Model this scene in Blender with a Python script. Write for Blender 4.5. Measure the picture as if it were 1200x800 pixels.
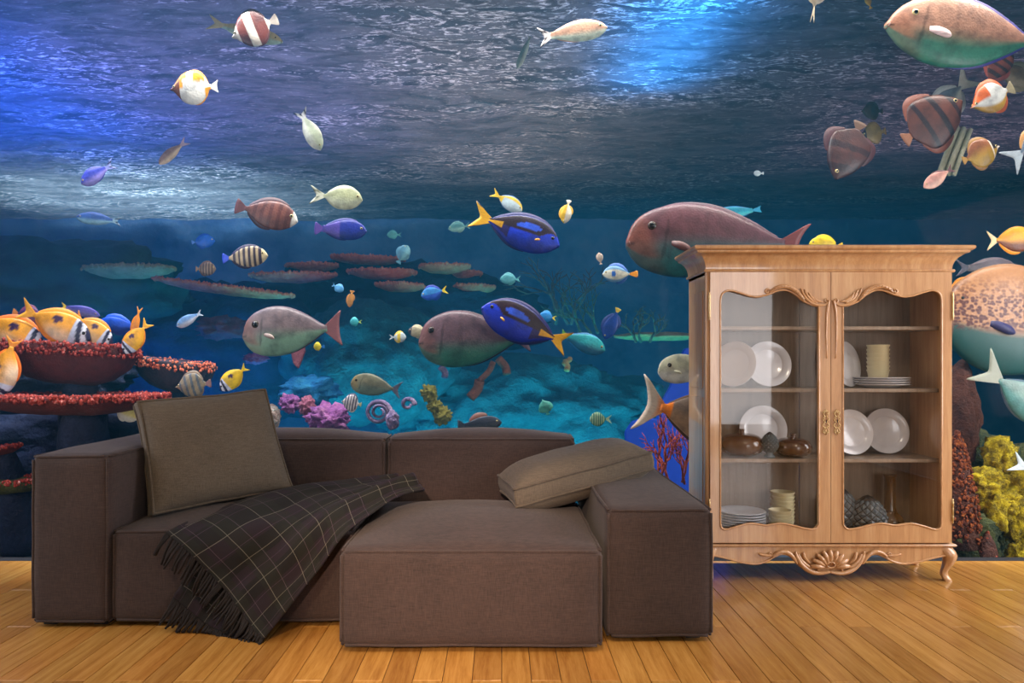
import bpy, bmesh, math, random
from mathutils import Vector, Matrix, noise as mnoise
random.seed(7)
for o in list(bpy.data.objects):
    bpy.data.objects.remove(o)
SC = bpy.context.scene
COL = SC.collection
PI = math.pi
# ------------------------------------------------------------------ camera
F, CX, CY, CH = 850.0, 588.0, 423.0, 1.2      # focal length, principal point (1200x800), eye height
cam_d = bpy.data.cameras.new('camera'); cam = bpy.data.objects.new('camera', cam_d); COL.objects.link(cam)
cam.location = (0, 0, CH); cam.rotation_euler = (PI/2, 0, 0)
cam_d.sensor_width = 36; cam_d.lens = F/1200*36
cam_d.shift_x = (600-CX)/1200; cam_d.shift_y = (CY-400)/1200
cam_d.clip_start = .05; cam_d.clip_end = 100
SC.camera = cam
YW = 4.36                                      # plane of the aquarium glass
def P(px, py, Y): return Vector(((px-CX)*Y/F, Y, CH-(py-CY)*Y/F))
# ------------------------------------------------------------------ world, lights, exposure
w = bpy.data.worlds.new('world'); SC.world = w; w.use_nodes = True
w.node_tree.nodes['Background'].inputs[0].default_value = (.80, .90, 1.0, 1)
w.node_tree.nodes['Background'].inputs[1].default_value = 1.0
def area(name, loc, target, sx, sy, power, col):
    d = bpy.data.lights.new(name, 'AREA'); d.shape = 'RECTANGLE'; d.size = sx; d.size_y = sy
    d.energy = power; d.color = col
    o = bpy.data.objects.new(name, d); COL.objects.link(o); o.location = loc
    o.rotation_euler = (Vector(target)-Vector(loc)).to_track_quat('-Z', 'Y').to_euler()
    return o
def spot(name, loc, target, power, col, deg, blend=.6, rad=.1):
    d = bpy.data.lights.new(name, 'SPOT'); d.energy = power; d.color = col
    d.spot_size = math.radians(deg); d.spot_blend = blend; d.shadow_soft_size = rad
    o = bpy.data.objects.new(name, d); COL.objects.link(o); o.location = loc
    o.rotation_euler = (Vector(target)-Vector(loc)).to_track_quat('-Z', 'Y').to_euler()
    return o
# daylight in the room's window openings (wall behind the viewer, and both side walls)
area('window_daylight_rear', (3.3, -3.0, 1.45), (3.3, 5, 1.2), 1.5, 2.4, 54, (1, .95, .95))
area('window_daylight_left', (-3.75, 2.6, 1.6), (0, 2.9, .3), 2.0, 2.0, 38, (1, .92, .93))
area('window_daylight_right', (4.35, 3.0, 1.6), (1.0, 3.4, .1), 2.0, 2.0, 105, (1, .93, .92))
# warm ceiling spotlights of the room
spot('ceiling_spot_chaise', (-.1, .7, 3.3), (-.12, 2.75, .1), 330, (1, .72, .44), 44, .9, .15)
spot('ceiling_spot_throw', (-1.7, 1.0, 3.3), (-1.3, 3.1, .2), 110, (1, .76, .48), 46, .9, .15)
spot('ceiling_spot_cabinet', (1.7, .9, 3.3), (1.7, 3.6, .7), 62, (1, .84, .66), 58, .9, .15)
spot('wall_lamp_behind_viewer', (-.3, -2.2, 2.5), (-.2, 3.1, .36), 1500, (1, .68, .50), 18, 1.0, .12)
# lamps of the aquarium: strip high over the front of the water, lamps above the rippled surface, rear wash lamps
for i, (x, e, c) in enumerate([(-4.2, 170, (.90, .92, 1)), (-2.1, 190, (1, .96, .92)), (0, 180, (1, .96, .92)), (2.1, 130, (1, .93, .88)), (4.0, 120, (1, .90, .80))]):
    area('aquarium_strip_lamp', (x, 4.62, 5.2), (x, 5.1, 1.0), 2.0, .25, e, c)
area('surface_lamp_blue', (-5.8, 6.6, 5.0), (-5.8, 6.6, 0), 3.4, 4.4, 400, (.02, .11, 1))
area('surface_lamp_white', (-5.6, 11.4, 5.0), (-5.6, 11.4, 0), 4.2, 2.4, 240, (.55, .80, 1))
area('surface_lamp_violet', (-2.6, 7.0, 5.0), (-2.6, 7.0, 0), 2.4, 3.6, 66, (.44, .40, .92))
area('surface_lamp_grey', (.0, 7.6, 5.0), (.0, 7.6, 0), 2.6, 5.0, 74, (.74, .64, .62))
area('surface_lamp_azure', (1.35, 5.9, 4.1), (1.35, 5.9, 0), .6, 1.8, 36, (.01, .32, 1))
area('surface_lamp_dim', (5.2, 7.6, 5.0), (5.2, 7.6, 0), 4.0, 4.0, 34, (.70, .46, .70))
area('rear_wash_blue', (-6.0, 10.2, 3.4), (-6.0, 13.4, .8), 4.5, .5, 34, (.03, .20, 1))
area('rear_wash_teal', (.2, 10.2, 3.4), (.2, 13.4, .8), 6.0, .5, 40, (.04, .50, .80))
area('rear_wash_navy', (6.0, 10.2, 3.4), (6.0, 13.4, .8), 4.5, .5, 12, (.12, .22, .75))
area('floor_wash_teal', (.3, 6.4, -.15), (.3, 9.4, 1.2), 5.5, .4, 290, (.03, .50, .62))
area('floor_wash_blue', (-4.2, 6.4, -.15), (-4.2, 9.6, 1.6), 3.0, .4, 90, (.03, .16, 1))
area('rear_top_wash', (-1.0, 12.3, 3.5), (-1.0, 13.3, 2.9), 9.0, .2, 10, (.75, .55, .75))
SC.view_settings.view_transform = 'Standard'; SC.view_settings.look = 'None'
SC.view_settings.gamma = 1; SC.view_settings.use_curve_mapping = False
SC.view_settings.exposure = 0.0
# ------------------------------------------------------------------ helpers
def lin(c): return tuple(((v/255)/12.92 if v/255 <= .04045 else (((v/255)+.055)/1.055)**2.4) for v in c)
def mixc(a, b, t):
    t = max(0, min(1, t)); return tuple(x+(y-x)*t for x, y in zip(a, b))
def sstep(a, b, x):
    t = max(0, min(1, (x-a)/(b-a))) if a != b else float(x > a)
    return t*t*(3-2*t)
def curve1(pts, u):
    # monotone-ish cosine/cubic interpolation through (u, value) pairs
    if u <= pts[0][0]: return pts[0][1]
    if u >= pts[-1][0]: return pts[-1][1]
    for i in range(len(pts)-1):
        if pts[i][0] <= u <= pts[i+1][0]:
            u0, a = pts[i]; u1, b = pts[i+1]; t = (u-u0)/(u1-u0)
            pa = pts[i-1] if i > 0 else (2*u0-u1, a); pb = pts[i+2] if i+2 < len(pts) else (2*u1-u0, b)
            m0 = (b-pa[1])/(u1-pa[0])*(u1-u0); m1 = (pb[1]-a)/(pb[0]-u0)*(u1-u0)
            t2 = t*t; t3 = t2*t
            return (2*t3-3*t2+1)*a+(t3-2*t2+t)*m0+(-2*t3+3*t2)*b+(t3-t2)*m1
def smooth_path(pts, n=6):
    pts = [Vector(p) for p in pts]; out = []
    for i in range(len(pts)-1):
        p0 = pts[i-1] if i else pts[0]*2-pts[1]; p1 = pts[i]; p2 = pts[i+1]
        p3 = pts[i+2] if i+2 < len(pts) else pts[-1]*2-pts[-2]
        for k in range(n):
            t = k/n
            out.append(.5*((2*p1)+(p2-p0)*t+(2*p0-5*p1+4*p2-p3)*t*t+(3*p1-p0-3*p2+p3)*t**3))
    out.append(pts[-1]); return out
class MB:
    def __init__(s): s.v = []; s.f = []; s.c = []
    def add(s, vs, fs, col=None):
        b = len(s.v); s.v += [Vector(v) for v in vs]; s.f += [tuple(b+i for i in f) for f in fs]
        if col is not None: s.c += (col if isinstance(col, list) else [col]*len(vs))
        return s
    def box(s, x0, x1, y0, y1, z0, z1, col=None):
        return s.add([(x0,y0,z0),(x1,y0,z0),(x1,y1,z0),(x0,y1,z0),(x0,y0,z1),(x1,y0,z1),(x1,y1,z1),(x0,y1,z1)],
              [(0,3,2,1),(4,5,6,7),(0,1,5,4),(1,2,6,5),(2,3,7,6),(3,0,4,7)], col)
    def tube(s, pts, r, n=8, col=None, closed=False, flat=1.0, up=None):
        pts = [Vector(p) for p in pts]; m = len(pts)
        rad = (lambda i: r) if not callable(r) else (lambda i: r(i/(m-1)))
        vs = []; prev = None
        for i, p in enumerate(pts):
            if closed: t = pts[(i+1) % m]-pts[i-1]
            else: t = pts[min(i+1, m-1)]-pts[max(i-1, 0)]
            if t.length < 1e-9: t = Vector((0, 0, 1))
            t.normalize()
            if prev is None:
                a = Vector(up) if up else (Vector((0, 0, 1)) if abs(t.z) < .9 else Vector((1, 0, 0)))
            else: a = prev
            e1 = a-t*a.dot(t)
            if e1.length < 1e-6: e1 = t.orthogonal()
            e1.normalize(); e2 = t.cross(e1); prev = e1
            for k in range(n):
                an = 2*PI*k/n; vs.append(p+(e1*math.cos(an)*flat+e2*math.sin(an))*rad(i))
        fs = []
        for i in range(m if closed else m-1):
            j = (i+1) % m
            for k in range(n):
                l = (k+1) % n; fs.append((i*n+k, i*n+l, j*n+l, j*n+k))
        if not closed: fs += [tuple(range(n-1, -1, -1)), tuple((m-1)*n+k for k in range(n))]
        return s.add(vs, fs, col)
    def lathe(s, prof, n=32, c=(0, 0, 0), col=None, M=None):
        vs = []; c = Vector(c)
        for (r, z) in prof:
            for k in range(n):
                a = 2*PI*k/n; p = Vector((r*math.cos(a), r*math.sin(a), z))
                vs.append((M @ p if M else p)+c)
        fs = [(i*n+k, i*n+(k+1) % n, (i+1)*n+(k+1) % n, (i+1)*n+k) for i in range(len(prof)-1) for k in range(n)]
        fs += [tuple(range(n-1, -1, -1)), tuple((len(prof)-1)*n+k for k in range(n))]
        return s.add(vs, fs, col)
    def build(s, name, mat, parent=None, origin=None, smooth=False, weld=False):
        me = bpy.data.meshes.new(name)
        o0 = Vector(origin) if origin is not None else Vector((0, 0, 0))
        me.from_pydata([v-o0 for v in s.v], [], s.f)
        if s.c:
            at = me.color_attributes.new('Col', 'FLOAT_COLOR', 'POINT')
            flat = []
            for c in s.c: flat += [c[0], c[1], c[2], 1]
            at.data.foreach_set('color', flat)
        bm = bmesh.new(); bm.from_mesh(me)
        if weld: bmesh.ops.remove_doubles(bm, verts=bm.verts, dist=1e-5)
        bmesh.ops.recalc_face_normals(bm, faces=bm.faces); bm.to_mesh(me); bm.free()
        if smooth: me.polygons.foreach_set('use_smooth', [True]*len(me.polygons))
        if mat: me.materials.append(mat)
        o = bpy.data.objects.new(name, me); COL.objects.link(o)
        if parent is not None: o.parent = parent
        return o
def autosmooth(o, deg=35):
    me = o.data; me.polygons.foreach_set('use_smooth', [True]*len(me.polygons))
    bm = bmesh.new(); bm.from_mesh(me); lim = math.radians(deg)
    for e in bm.edges:
        e.smooth = not (len(e.link_faces) == 2 and e.calc_face_angle(0) > lim)
    bm.to_mesh(me); bm.free(); return o
def bevel(o, w, seg=2):
    m = o.modifiers.new('bevel', 'BEVEL'); m.width = w; m.segments = seg; m.limit_method = 'ANGLE'; return o
def tag(o, label=None, cat=None, group=None, kind=None):
    if label: o['label'] = label
    if cat: o['category'] = cat
    if group: o['group'] = group
    if kind: o['kind'] = kind
    return o
def thing(name, loc, label, cat, group=None):
    o = bpy.data.objects.new(name, None); COL.objects.link(o); o.location = loc; o.empty_display_size = .1
    return tag(o, label, cat, group)
# ------------------------------------------------------------------ materials
class NT:
    def __init__(s, name):
        s.m = bpy.data.materials.new(name); s.m.use_nodes = True; s.t = s.m.node_tree; s.t.nodes.clear()
        s.out = s.n('ShaderNodeOutputMaterial')
    def n(s, ty, **kw):
        nd = s.t.nodes.new(ty)
        for k, v in kw.items(): setattr(nd, k, v)
        return nd
    def l(s, a, b): s.t.links.new(a, b)
    def coord(s, scale=(1, 1, 1), kind='Object', rand=False):
        tc = s.n('ShaderNodeTexCoord'); mp = s.n('ShaderNodeMapping'); mp.inputs['Scale'].default_value = scale
        s.l(tc.outputs[kind], mp.inputs[0])
        if rand:
            oi = s.n('ShaderNodeObjectInfo'); mu = s.n('ShaderNodeVectorMath', operation='MULTIPLY_ADD')
            mu.inputs[1].default_value = (37, 51, 23); cb = s.n('ShaderNodeCombineXYZ')
            for i in range(3): s.l(oi.outputs['Random'], cb.inputs[i])
            s.l(cb.outputs[0], mu.inputs[0]); s.l(tc.outputs[kind], mu.inputs[2]); s.l(mu.outputs[0], mp.inputs[0])
        return mp.outputs[0]
    def noise(s, vec, scale, detail=4, rough=.55, dist=0):
        nd = s.n('ShaderNodeTexNoise'); s.l(vec, nd.inputs['Vector']); nd.inputs['Scale'].default_value = scale
        nd.inputs['Detail'].default_value = detail; nd.inputs['Roughness'].default_value = rough; nd.inputs['Distortion'].default_value = dist
        return nd.outputs['Fac']
    def ramp(s, fac, stops, interp='LINEAR'):
        nd = s.n('ShaderNodeValToRGB'); nd.color_ramp.interpolation = interp; el = nd.color_ramp.elements
        while len(el) < len(stops): el.new(.5)
        for e, (p, c) in zip(el, stops): e.position = p; e.color = (*c, 1) if len(c) == 3 else c
        s.l(fac, nd.inputs[0]); return nd.outputs[0]
    def mix(s, fac, a, b, mode='MIX'):
        nd = s.n('ShaderNodeMix', data_type='RGBA', blend_type=mode)
        for sock, v in ((nd.inputs[0], fac), (nd.inputs[6], a), (nd.inputs[7], b)):
            if isinstance(v, (int, float)): sock.default_value = v
            elif isinstance(v, tuple): sock.default_value = (*v, 1) if len(v) == 3 else v
            else: s.l(v, sock)
        return nd.outputs[2]
    def math(s, op, a, b=None):
        nd = s.n('ShaderNodeMath', operation=op)
        for i, v in enumerate((a, b)):
            if v is None: continue
            if isinstance(v, (int, float)): nd.inputs[i].default_value = v
            else: s.l(v, nd.inputs[i])
        return nd.outputs[0]
    def bsdf(s, col, rough=.5, bump=None, bstr=.2, bdist=.01, **kw):
        b = s.n('ShaderNodeBsdfPrincipled')
        if isinstance(col, tuple): b.inputs['Base Color'].default_value = (*col[:3], 1)
        else: s.l(col, b.inputs['Base Color'])
        if isinstance(rough, (int, float)): b.inputs['Roughness'].default_value = rough
        else: s.l(rough, b.inputs['Roughness'])
        for k, v in kw.items(): b.inputs[k.replace('_', ' ')].default_value = v
        if bump is not None:
            bn = s.n('ShaderNodeBump'); bn.inputs['Strength'].default_value = bstr; bn.inputs['Distance'].default_value = bdist
            s.l(bump, bn.inputs['Height']); s.l(bn.outputs[0], b.inputs['Normal'])
        s.l(b.outputs[0], s.out.inputs[0]); return b
def mat_plain(name, c, rough=.5, **kw):
    t = NT(name); v = t.coord(); n = t.noise(v, 18, 3)
    c = lin(c); t.bsdf(t.mix(n, tuple(x*.88 for x in c), tuple(min(1, x*1.1) for x in c)), rough, **kw); return t.m
def mat_wood(name, cols, rough=.3, scale=(9, 9, .8), coat=.3, rand=False, bstr=.05, crough=.12):
    t = NT(name); v = t.coord(scale, rand=rand)
    n1 = t.noise(v, 2.2, 6, .6, .4); n2 = t.noise(v, 14, 3, .6)
    f = t.math('ADD', t.math('MULTIPLY', n1, .75), t.math('MULTIPLY', n2, .25))
    c = t.ramp(f, [(.3, lin(cols[0])), (.5, lin(cols[1])), (.7, lin(cols[2]))])
    if rand:
        oi = t.n('ShaderNodeObjectInfo')
        tint = t.ramp(oi.outputs['Random'], [(0, lin((205, 186, 165))), (.35, lin((232, 222, 200))), (.7, lin((255, 248, 230))), (1, lin((240, 212, 180)))])
        c = t.mix(.75, c, tint, 'MULTIPLY')
    t.bsdf(c, rough, n2, bstr, .003, Coat_Weight=coat, Coat_Roughness=crough); return t.m
def mat_fabric(name, c0, c1, scale=420):
    t = NT(name); v = t.coord()
    w1 = t.noise(t.coord((scale, scale, 28)), 1, 2); w2 = t.noise(t.coord((28, 28, scale)), 1, 2); w3 = t.noise(v, 3.5, 3)
    f = t.math('MULTIPLY', t.math('ADD', w1, w2), .5)
    f2 = t.math('ADD', t.math('MULTIPLY', f, .8), t.math('MULTIPLY', w3, .2))
    t.bsdf(t.ramp(f2, [(.38, lin(c0)), (.62, lin(c1))]), .9, f, .35, .002, Sheen_Weight=.08, Sheen_Roughness=.5); return t.m
def mat_glass(name, gloss, rough=.02, tint=(1, 1, 1)):
    t = NT(name); tr = t.n('ShaderNodeBsdfTransparent'); tr.inputs[0].default_value = (*tint, 1)
    gl = t.n('ShaderNodeBsdfGlossy'); gl.inputs['Roughness'].default_value = rough
    mx = t.n('ShaderNodeMixShader'); mx.inputs[0].default_value = gloss
    t.l(tr.outputs[0], mx.inputs[1]); t.l(gl.outputs[0], mx.inputs[2]); t.l(mx.outputs[0], t.out.inputs[0]); return t.m
def mat_rock(name, cols, scale=6, bstr=.8, rough=.8):
    t = NT(name); v = t.coord(); n = t.noise(v, scale, 7, .65, .3); n2 = t.noise(v, scale*5, 4, .6)
    k = len(cols)
    f = t.math('ADD', t.math('MULTIPLY', n, .8), t.math('MULTIPLY', n2, .2))
    c = t.ramp(f, [(.3+.4*i/(k-1), lin(q)) for i, q in enumerate(cols)])
    t.bsdf(c, rough, n2, bstr, .03); return t.m
M_WALL = mat_plain('painted_wall', (226, 222, 214), .7)
M_CEIL = mat_plain('white_ceiling', (238, 236, 230), .8)
M_FLOOR = mat_wood('honey_oak_plank', [(160, 112, 54), (192, 145, 78), (212, 168, 100)], .26, (16, 1.1, 16), .35, True)
M_GAP = mat_plain('dark_plank_gap', (60, 38, 18), .8)
M_SOFA = mat_fabric('brown_sofa_weave', (45, 36, 36), (70, 56, 54))
M_PIPE = mat_fabric('sofa_piping_weave', (46, 37, 37), (70, 57, 55))
M_CUSH = mat_fabric('taupe_cushion_weave', (76, 69, 60), (104, 94, 82))
M_CUSHP = mat_fabric('taupe_cushion_piping', (70, 62, 53), (98, 88, 76))
M_FOOT = mat_plain('black_plastic_foot', (22, 20, 20), .5)
M_WOOD = mat_wood('maple_cabinet_wood', [(172, 126, 84), (198, 152, 106), (214, 175, 130)], .3, (14, 14, .9), 1.0, crough=.06)
M_WOODC = mat_wood('carved_maple_wood', [(182, 136, 94), (200, 153, 108), (216, 174, 130)], .22, (8, 8, 8), .6)
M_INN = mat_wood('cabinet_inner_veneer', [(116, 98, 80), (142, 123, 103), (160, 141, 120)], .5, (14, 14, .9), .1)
M_BRASS = mat_plain('aged_brass', (205, 178, 128), .3, Metallic=.9)
M_DARK = mat_plain('dark_keyhole', (20, 15, 12), .6)
M_PORC = mat_plain('white_porcelain', (216, 216, 220), .18, Coat_Weight=.4)
M_CREAM = mat_plain('cream_ceramic', (212, 204, 164), .35)
M_GREYP = mat_plain('grey_stoneware', (186, 192, 204), .35)
M_BROWNV = mat_plain('brown_glazed_ceramic', (84, 52, 26), .22, Coat_Weight=.5)
M_PINE = mat_plain('slate_pinecone_glaze', (86, 98, 104), .4)
M_PINED = mat_plain('black_pinecone_ridge', (26, 28, 30), .5)
M_AMBER = mat_plain('amber_bottle_glass', (112, 76, 26), .08, Transmission_Weight=.45, Coat_Weight=.5)
M_GLASS = mat_glass('cabinet_glass', .055)
M_TANK = mat_glass('aquarium_glass', .0015, .02, (.985, .995, 1))
# ------------------------------------------------------------------ room shell
XL, XR, YB, ZC = -3.8, 4.4, -3.05, 3.45
def struct(name, mb, mat, parent=None, **kw):
    o = mb.build(name, mat, parent, **kw)
    if parent is None: tag(o, kind='structure')
    return o
fl = struct('floor', MB().box(XL, XR, YB, YW, -.05, -.006), M_GAP)
PW = .112
def plank_mesh(L):
    a, b, h, c = PW/2-.0011, L/2-.0011, 0.0, .0016
    mb = MB(); vs = []
    for z, i in ((-.006, 0), (-c, 0), (h, c)):
        vs += [(-a+i, -b+i, z), (a-i, -b+i, z), (a-i, b-i, z), (-a+i, b-i, z)]
    fs = [(8, 9, 10, 11)]
    for r in (0, 4):
        for k in range(4): fs.append((r+k, r+(k+1) % 4, r+4+(k+1) % 4, r+4+k))
    mb.add(vs, fs); return mb
pm = {}
for k in range(int(XL/PW)+1, int(XR/PW)-1):
    js = [2.187+(0 if k % 2 else -.54), 2.727, 3.806, YW] if k % 2 else [2.187, 3.28, YW]
    if k % 2: js = [2.187, 2.727, 3.806, YW]
    for a, b in zip(js[:-1], js[1:]):
        L = round(b-a, 3)
        if L not in pm:
            o = plank_mesh(L).build('plank', M_FLOOR, fl); pm[L] = o
        else:
            o = bpy.data.objects.new('plank', pm[L].data); COL.objects.link(o); o.parent = fl
        o.location = ((k+.5)*PW, (a+b)/2, 0)
mb = MB()
for k in range(int(XL/PW)+1, int(XR/PW)-1):
    y = YB+(.54 if k % 2 else 0)
    ys = [YB]+[q for q in [YB+.54*(1+k % 2)+1.08*i for i in range(6)] if q < 2.1]+[2.187]
    for a, b in zip(ys[:-1], ys[1:]): mb.box(k*PW+.001, (k+1)*PW-.001, a+.001, b-.001, -.006, 0)
tag(mb.build('plank', M_FLOOR, fl), kind='stuff')
struct('ceiling', MB().box(XL, XR, YB, YW, ZC, ZC+.1), M_CEIL)
def wall_open_x(x0, x1, ya, yb, o0, o1, z0, z1, top):
    m = MB(); m.box(x0, x1, ya, o0, 0, top).box(x0, x1, o1, yb, 0, top).box(x0, x1, o0, o1, 0, z0).box(x0, x1, o0, o1, z1, top); return m
struct('wall_left', wall_open_x(XL-.12, XL, YB, YW, 1.5, 3.7, .5, 2.7, ZC), M_WALL)
struct('wall_right', wall_open_x(XR, XR+.12, YB, YW, 1.9, 4.1, .5, 2.7, ZC), M_WALL)
m = MB(); yb0, yb1 = YB-.12, YB
m.box(XL, 2.5, yb0, yb1, 0, ZC).box(4.1, XR, yb0, yb1, 0, ZC).box(2.5, 4.1, yb0, yb1, 0, .2).box(2.5, 4.1, yb0, yb1, 2.7, ZC)
struct('wall_front', m, M_WALL)
def window(name, mbf):
    return struct(name, mbf, M_CEIL)
window('window_2', MB().box(XL-.1, XL-.06, 1.5, 3.7, .5, .56).box(XL-.1, XL-.06, 1.5, 3.7, 2.64, 2.7).box(XL-.1, XL-.06, 2.57, 2.63, .5, 2.7))
window('window_3', MB().box(XR+.06, XR+.1, 1.9, 4.1, .5, .56).box(XR+.06, XR+.1, 1.9, 4.1, 2.64, 2.7).box(XR+.06, XR+.1, 2.97, 3.03, .5, 2.7))
window('window_4', MB().box(2.5, 4.1, YB-.1, YB-.06, .2, .26).box(2.5, 4.1, YB-.1, YB-.06, 2.64, 2.7).box(3.27, 3.33, YB-.1, YB-.06, .2, 2.7))
# header above the aquarium pane and the pane itself
TX0, TX1, TY0, TY1, TZ1 = -10.2, 10.4, YW+.04, 13.6, 5.6
M_TWALL = mat_plain('black_tank_housing', (16, 20, 28), .9)
m = MB().box(TX0-.1, TX1+.1, YW-.02, YW+.08, 3.42, TZ1).box(TX0-.1, XL, YW-.02, YW+.08, -.3, 3.42).box(XR, TX1+.1, YW-.02, YW+.08, -.3, 3.42)
m.box(XL, XR, YW, YW+.08, -.4, 0)
struct('wall_back', m, M_TWALL)
struct('window_1', MB().add([(XL, YW+.02, 0), (XR, YW+.02, 0), (XR, YW+.02, 3.42), (XL, YW+.02, 3.42)], [(0, 1, 2, 3)]), M_TANK)
M_SAND = mat_rock('aquarium_gravel', [(30, 40, 60), (60, 70, 84), (90, 92, 96)], 5)
struct('floor_aquarium', MB().box(TX0, TX1, TY0, TY1, -.4, -.3), M_SAND)
struct('wall_aquarium_left', MB().box(TX0-.1, TX0, TY0, TY1, -.4, TZ1), M_TWALL)
struct('wall_aquarium_right', MB().box(TX1, TX1+.1, TY0, TY1, -.4, TZ1), M_TWALL)
struct('ceiling_aquarium', MB().box(TX0, TX1, TY0, TY1, TZ1, TZ1+.1), M_TWALL)
# rough artificial rock wall at the back
mb = MB(); nx, nz = 130, 50; vs = []
for j in range(nz+1):
    for i in range(nx+1):
        x = TX0+(TX1-TX0)*i/nx; z = -.4+(TZ1+.4)*j/nz
        d = mnoise.fractal(Vector((x*.7, 3.1, z*1.3)), 1, 2, 5)*.35
        vs.append((x, TY1-.25-d*.6, z))
fs = [(j*(nx+1)+i, j*(nx+1)+i+1, (j+1)*(nx+1)+i+1, (j+1)*(nx+1)+i) for j in range(nz) for i in range(nx)]
mb.add(vs, fs)
M_BACK = mat_rock('blue_painted_rock_wall', [(40, 62, 96), (66, 96, 128), (92, 116, 140), (110, 118, 140)], 1.6, .6)
struct('wall_aquarium_back', mb, M_BACK, smooth=True)
# rippled underside of the water surface
ZS = 3.77
struct('wall_aquarium_baffle', MB().box(TX0, TX1, 4.98, 5.02, 3.86, TZ1), M_TWALL)
mb = MB(); nx, ny = 200, 150; vs = []; Y0 = 5.0
for j in range(ny+1):
    for i in range(nx+1):
        x = TX0+.02+(TX1-TX0-.04)*i/nx; y = Y0+(TY1-.45-Y0)*j/ny
        z = ZS+.05*mnoise.fractal(Vector((x*1.0, y*1.6, 0)), 1, 2, 3)
        vs.append((x, y, z))
fs = [(j*(nx+1)+i, j*(nx+1)+i+1, (j+1)*(nx+1)+i+1, (j+1)*(nx+1)+i) for j in range(ny) for i in range(nx)]
mb.add(vs, fs)
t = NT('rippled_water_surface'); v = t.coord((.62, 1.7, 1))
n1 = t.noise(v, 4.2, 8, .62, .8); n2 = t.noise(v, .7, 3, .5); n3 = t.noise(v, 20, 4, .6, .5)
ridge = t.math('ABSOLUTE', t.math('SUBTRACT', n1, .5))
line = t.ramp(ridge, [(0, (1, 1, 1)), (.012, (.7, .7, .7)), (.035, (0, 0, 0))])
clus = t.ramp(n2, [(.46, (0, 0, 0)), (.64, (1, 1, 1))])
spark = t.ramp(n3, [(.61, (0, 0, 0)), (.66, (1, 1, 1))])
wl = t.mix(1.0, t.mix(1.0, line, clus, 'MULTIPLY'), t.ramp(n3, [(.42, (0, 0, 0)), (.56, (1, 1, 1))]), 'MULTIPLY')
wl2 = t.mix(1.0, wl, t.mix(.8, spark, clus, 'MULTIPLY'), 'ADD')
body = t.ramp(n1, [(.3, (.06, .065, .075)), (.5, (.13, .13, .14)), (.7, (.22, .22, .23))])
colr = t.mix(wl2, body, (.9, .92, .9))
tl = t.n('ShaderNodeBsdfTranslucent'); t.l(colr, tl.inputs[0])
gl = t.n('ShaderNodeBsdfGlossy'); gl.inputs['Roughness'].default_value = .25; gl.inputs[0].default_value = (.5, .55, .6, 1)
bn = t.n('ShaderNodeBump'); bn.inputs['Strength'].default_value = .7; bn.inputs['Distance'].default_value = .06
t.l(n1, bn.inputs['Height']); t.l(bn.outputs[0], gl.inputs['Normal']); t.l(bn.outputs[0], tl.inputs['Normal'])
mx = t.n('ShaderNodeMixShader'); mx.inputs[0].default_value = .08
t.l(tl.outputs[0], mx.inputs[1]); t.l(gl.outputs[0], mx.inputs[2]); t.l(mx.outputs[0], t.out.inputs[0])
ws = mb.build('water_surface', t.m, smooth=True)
tag(ws, 'rippled underside of the aquarium water surface with bright wavelets', 'water', kind='stuff')

# faint blue murk of the tank water
t = NT('blue_water_murk'); vsn = t.n('ShaderNodeVolumePrincipled'); vsn.inputs['Color'].default_value = (.06, .48, .82, 1); vsn.inputs['Density'].default_value = .06; vsn.inputs['Anisotropy'].default_value = .2
t.l(vsn.outputs[0], t.out.inputs['Volume'])
tag(MB().box(TX0+.02, TX1-.02, YW+.10, TY1-.5, -.28, ZS-.12).build('tank_water', t.m), 'faintly hazy blue water filling the aquarium', 'water', kind='stuff')
# ------------------------------------------------------------------ sofa
def puffbox(mb, b, r, puff, n=14, wob=.004, seed=0):
    x0, x1, y0, y1, z0, z1 = b
    c = Vector(((x0+x1)/2, (y0+y1)/2, (z0+z1)/2)); h = Vector(((x1-x0)/2, (y1-y0)/2, (z1-z0)/2))
    g = []
    for i in range(n+1):
        s = -1+2*i/n; g.append(math.copysign(1-(1-abs(s))**1.5, s))
    for ax in range(3):
        for sg in (-1, 1):
            u, v = (ax+1) % 3, (ax+2) % 3; vs = []
            for i in range(n+1):
                for j in range(n+1):
                    q = [0, 0, 0]; q[ax] = sg; q[u] = g[i]; q[v] = g[j]
                    p = Vector((q[0]*h.x, q[1]*h.y, q[2]*h.z))
                    inn = Vector([max(-(h[k]-r), min(h[k]-r, p[k])) for k in range(3)])
                    d = p-inn
                    if d.length > 1e-9: p = inn+d.normalized()*r
                    pu = puff[ax*2+(0 if sg < 0 else 1)]*(1-g[i]**2)*(1-g[j]**2)
                    p[ax] += sg*pu
                    wv = mnoise.noise_vector((p+c)*5+Vector((seed, 0, 0)))*wob
                    vs.append(p+c+wv)
            mb.add(vs, [(i*(n+1)+j, i*(n+1)+j+1, (i+1)*(n+1)+j+1, (i+1)*(n+1)+j) for i in range(n) for j in range(n)])
    return mb
def edge_pipes(b, r, pr=.0075, seed=0, wob=.004):
    x0, x1, y0, y1, z0, z1 = b; k = r*.293-.001; mb = MB()
    def seg(a, c):
        pts = []
        for i in range(17):
            p = Vector(a).lerp(Vector(c), i/16)
            pts.append(p+mnoise.noise_vector(p*5+Vector((seed, 0, 0)))*wob)
        mb.tube(pts, pr, 6)
    X, Y, Z = (x0+k, x1-k), (y0+k, y1-k), (z0+k, z1-k); q = r*.7
    for s in (0, 1):
        for u in (0, 1):
            seg((x0+q, Y[s], Z[u]), (x1-q, Y[s], Z[u])); seg((X[s], y0+q, Z[u]), (X[s], y1-q, Z[u])); seg((X[s], Y[u], z0+q), (X[s], Y[u], z1-q))
    return mb
sofa_o = Vector((-.6, 3.6, 0))
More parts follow.
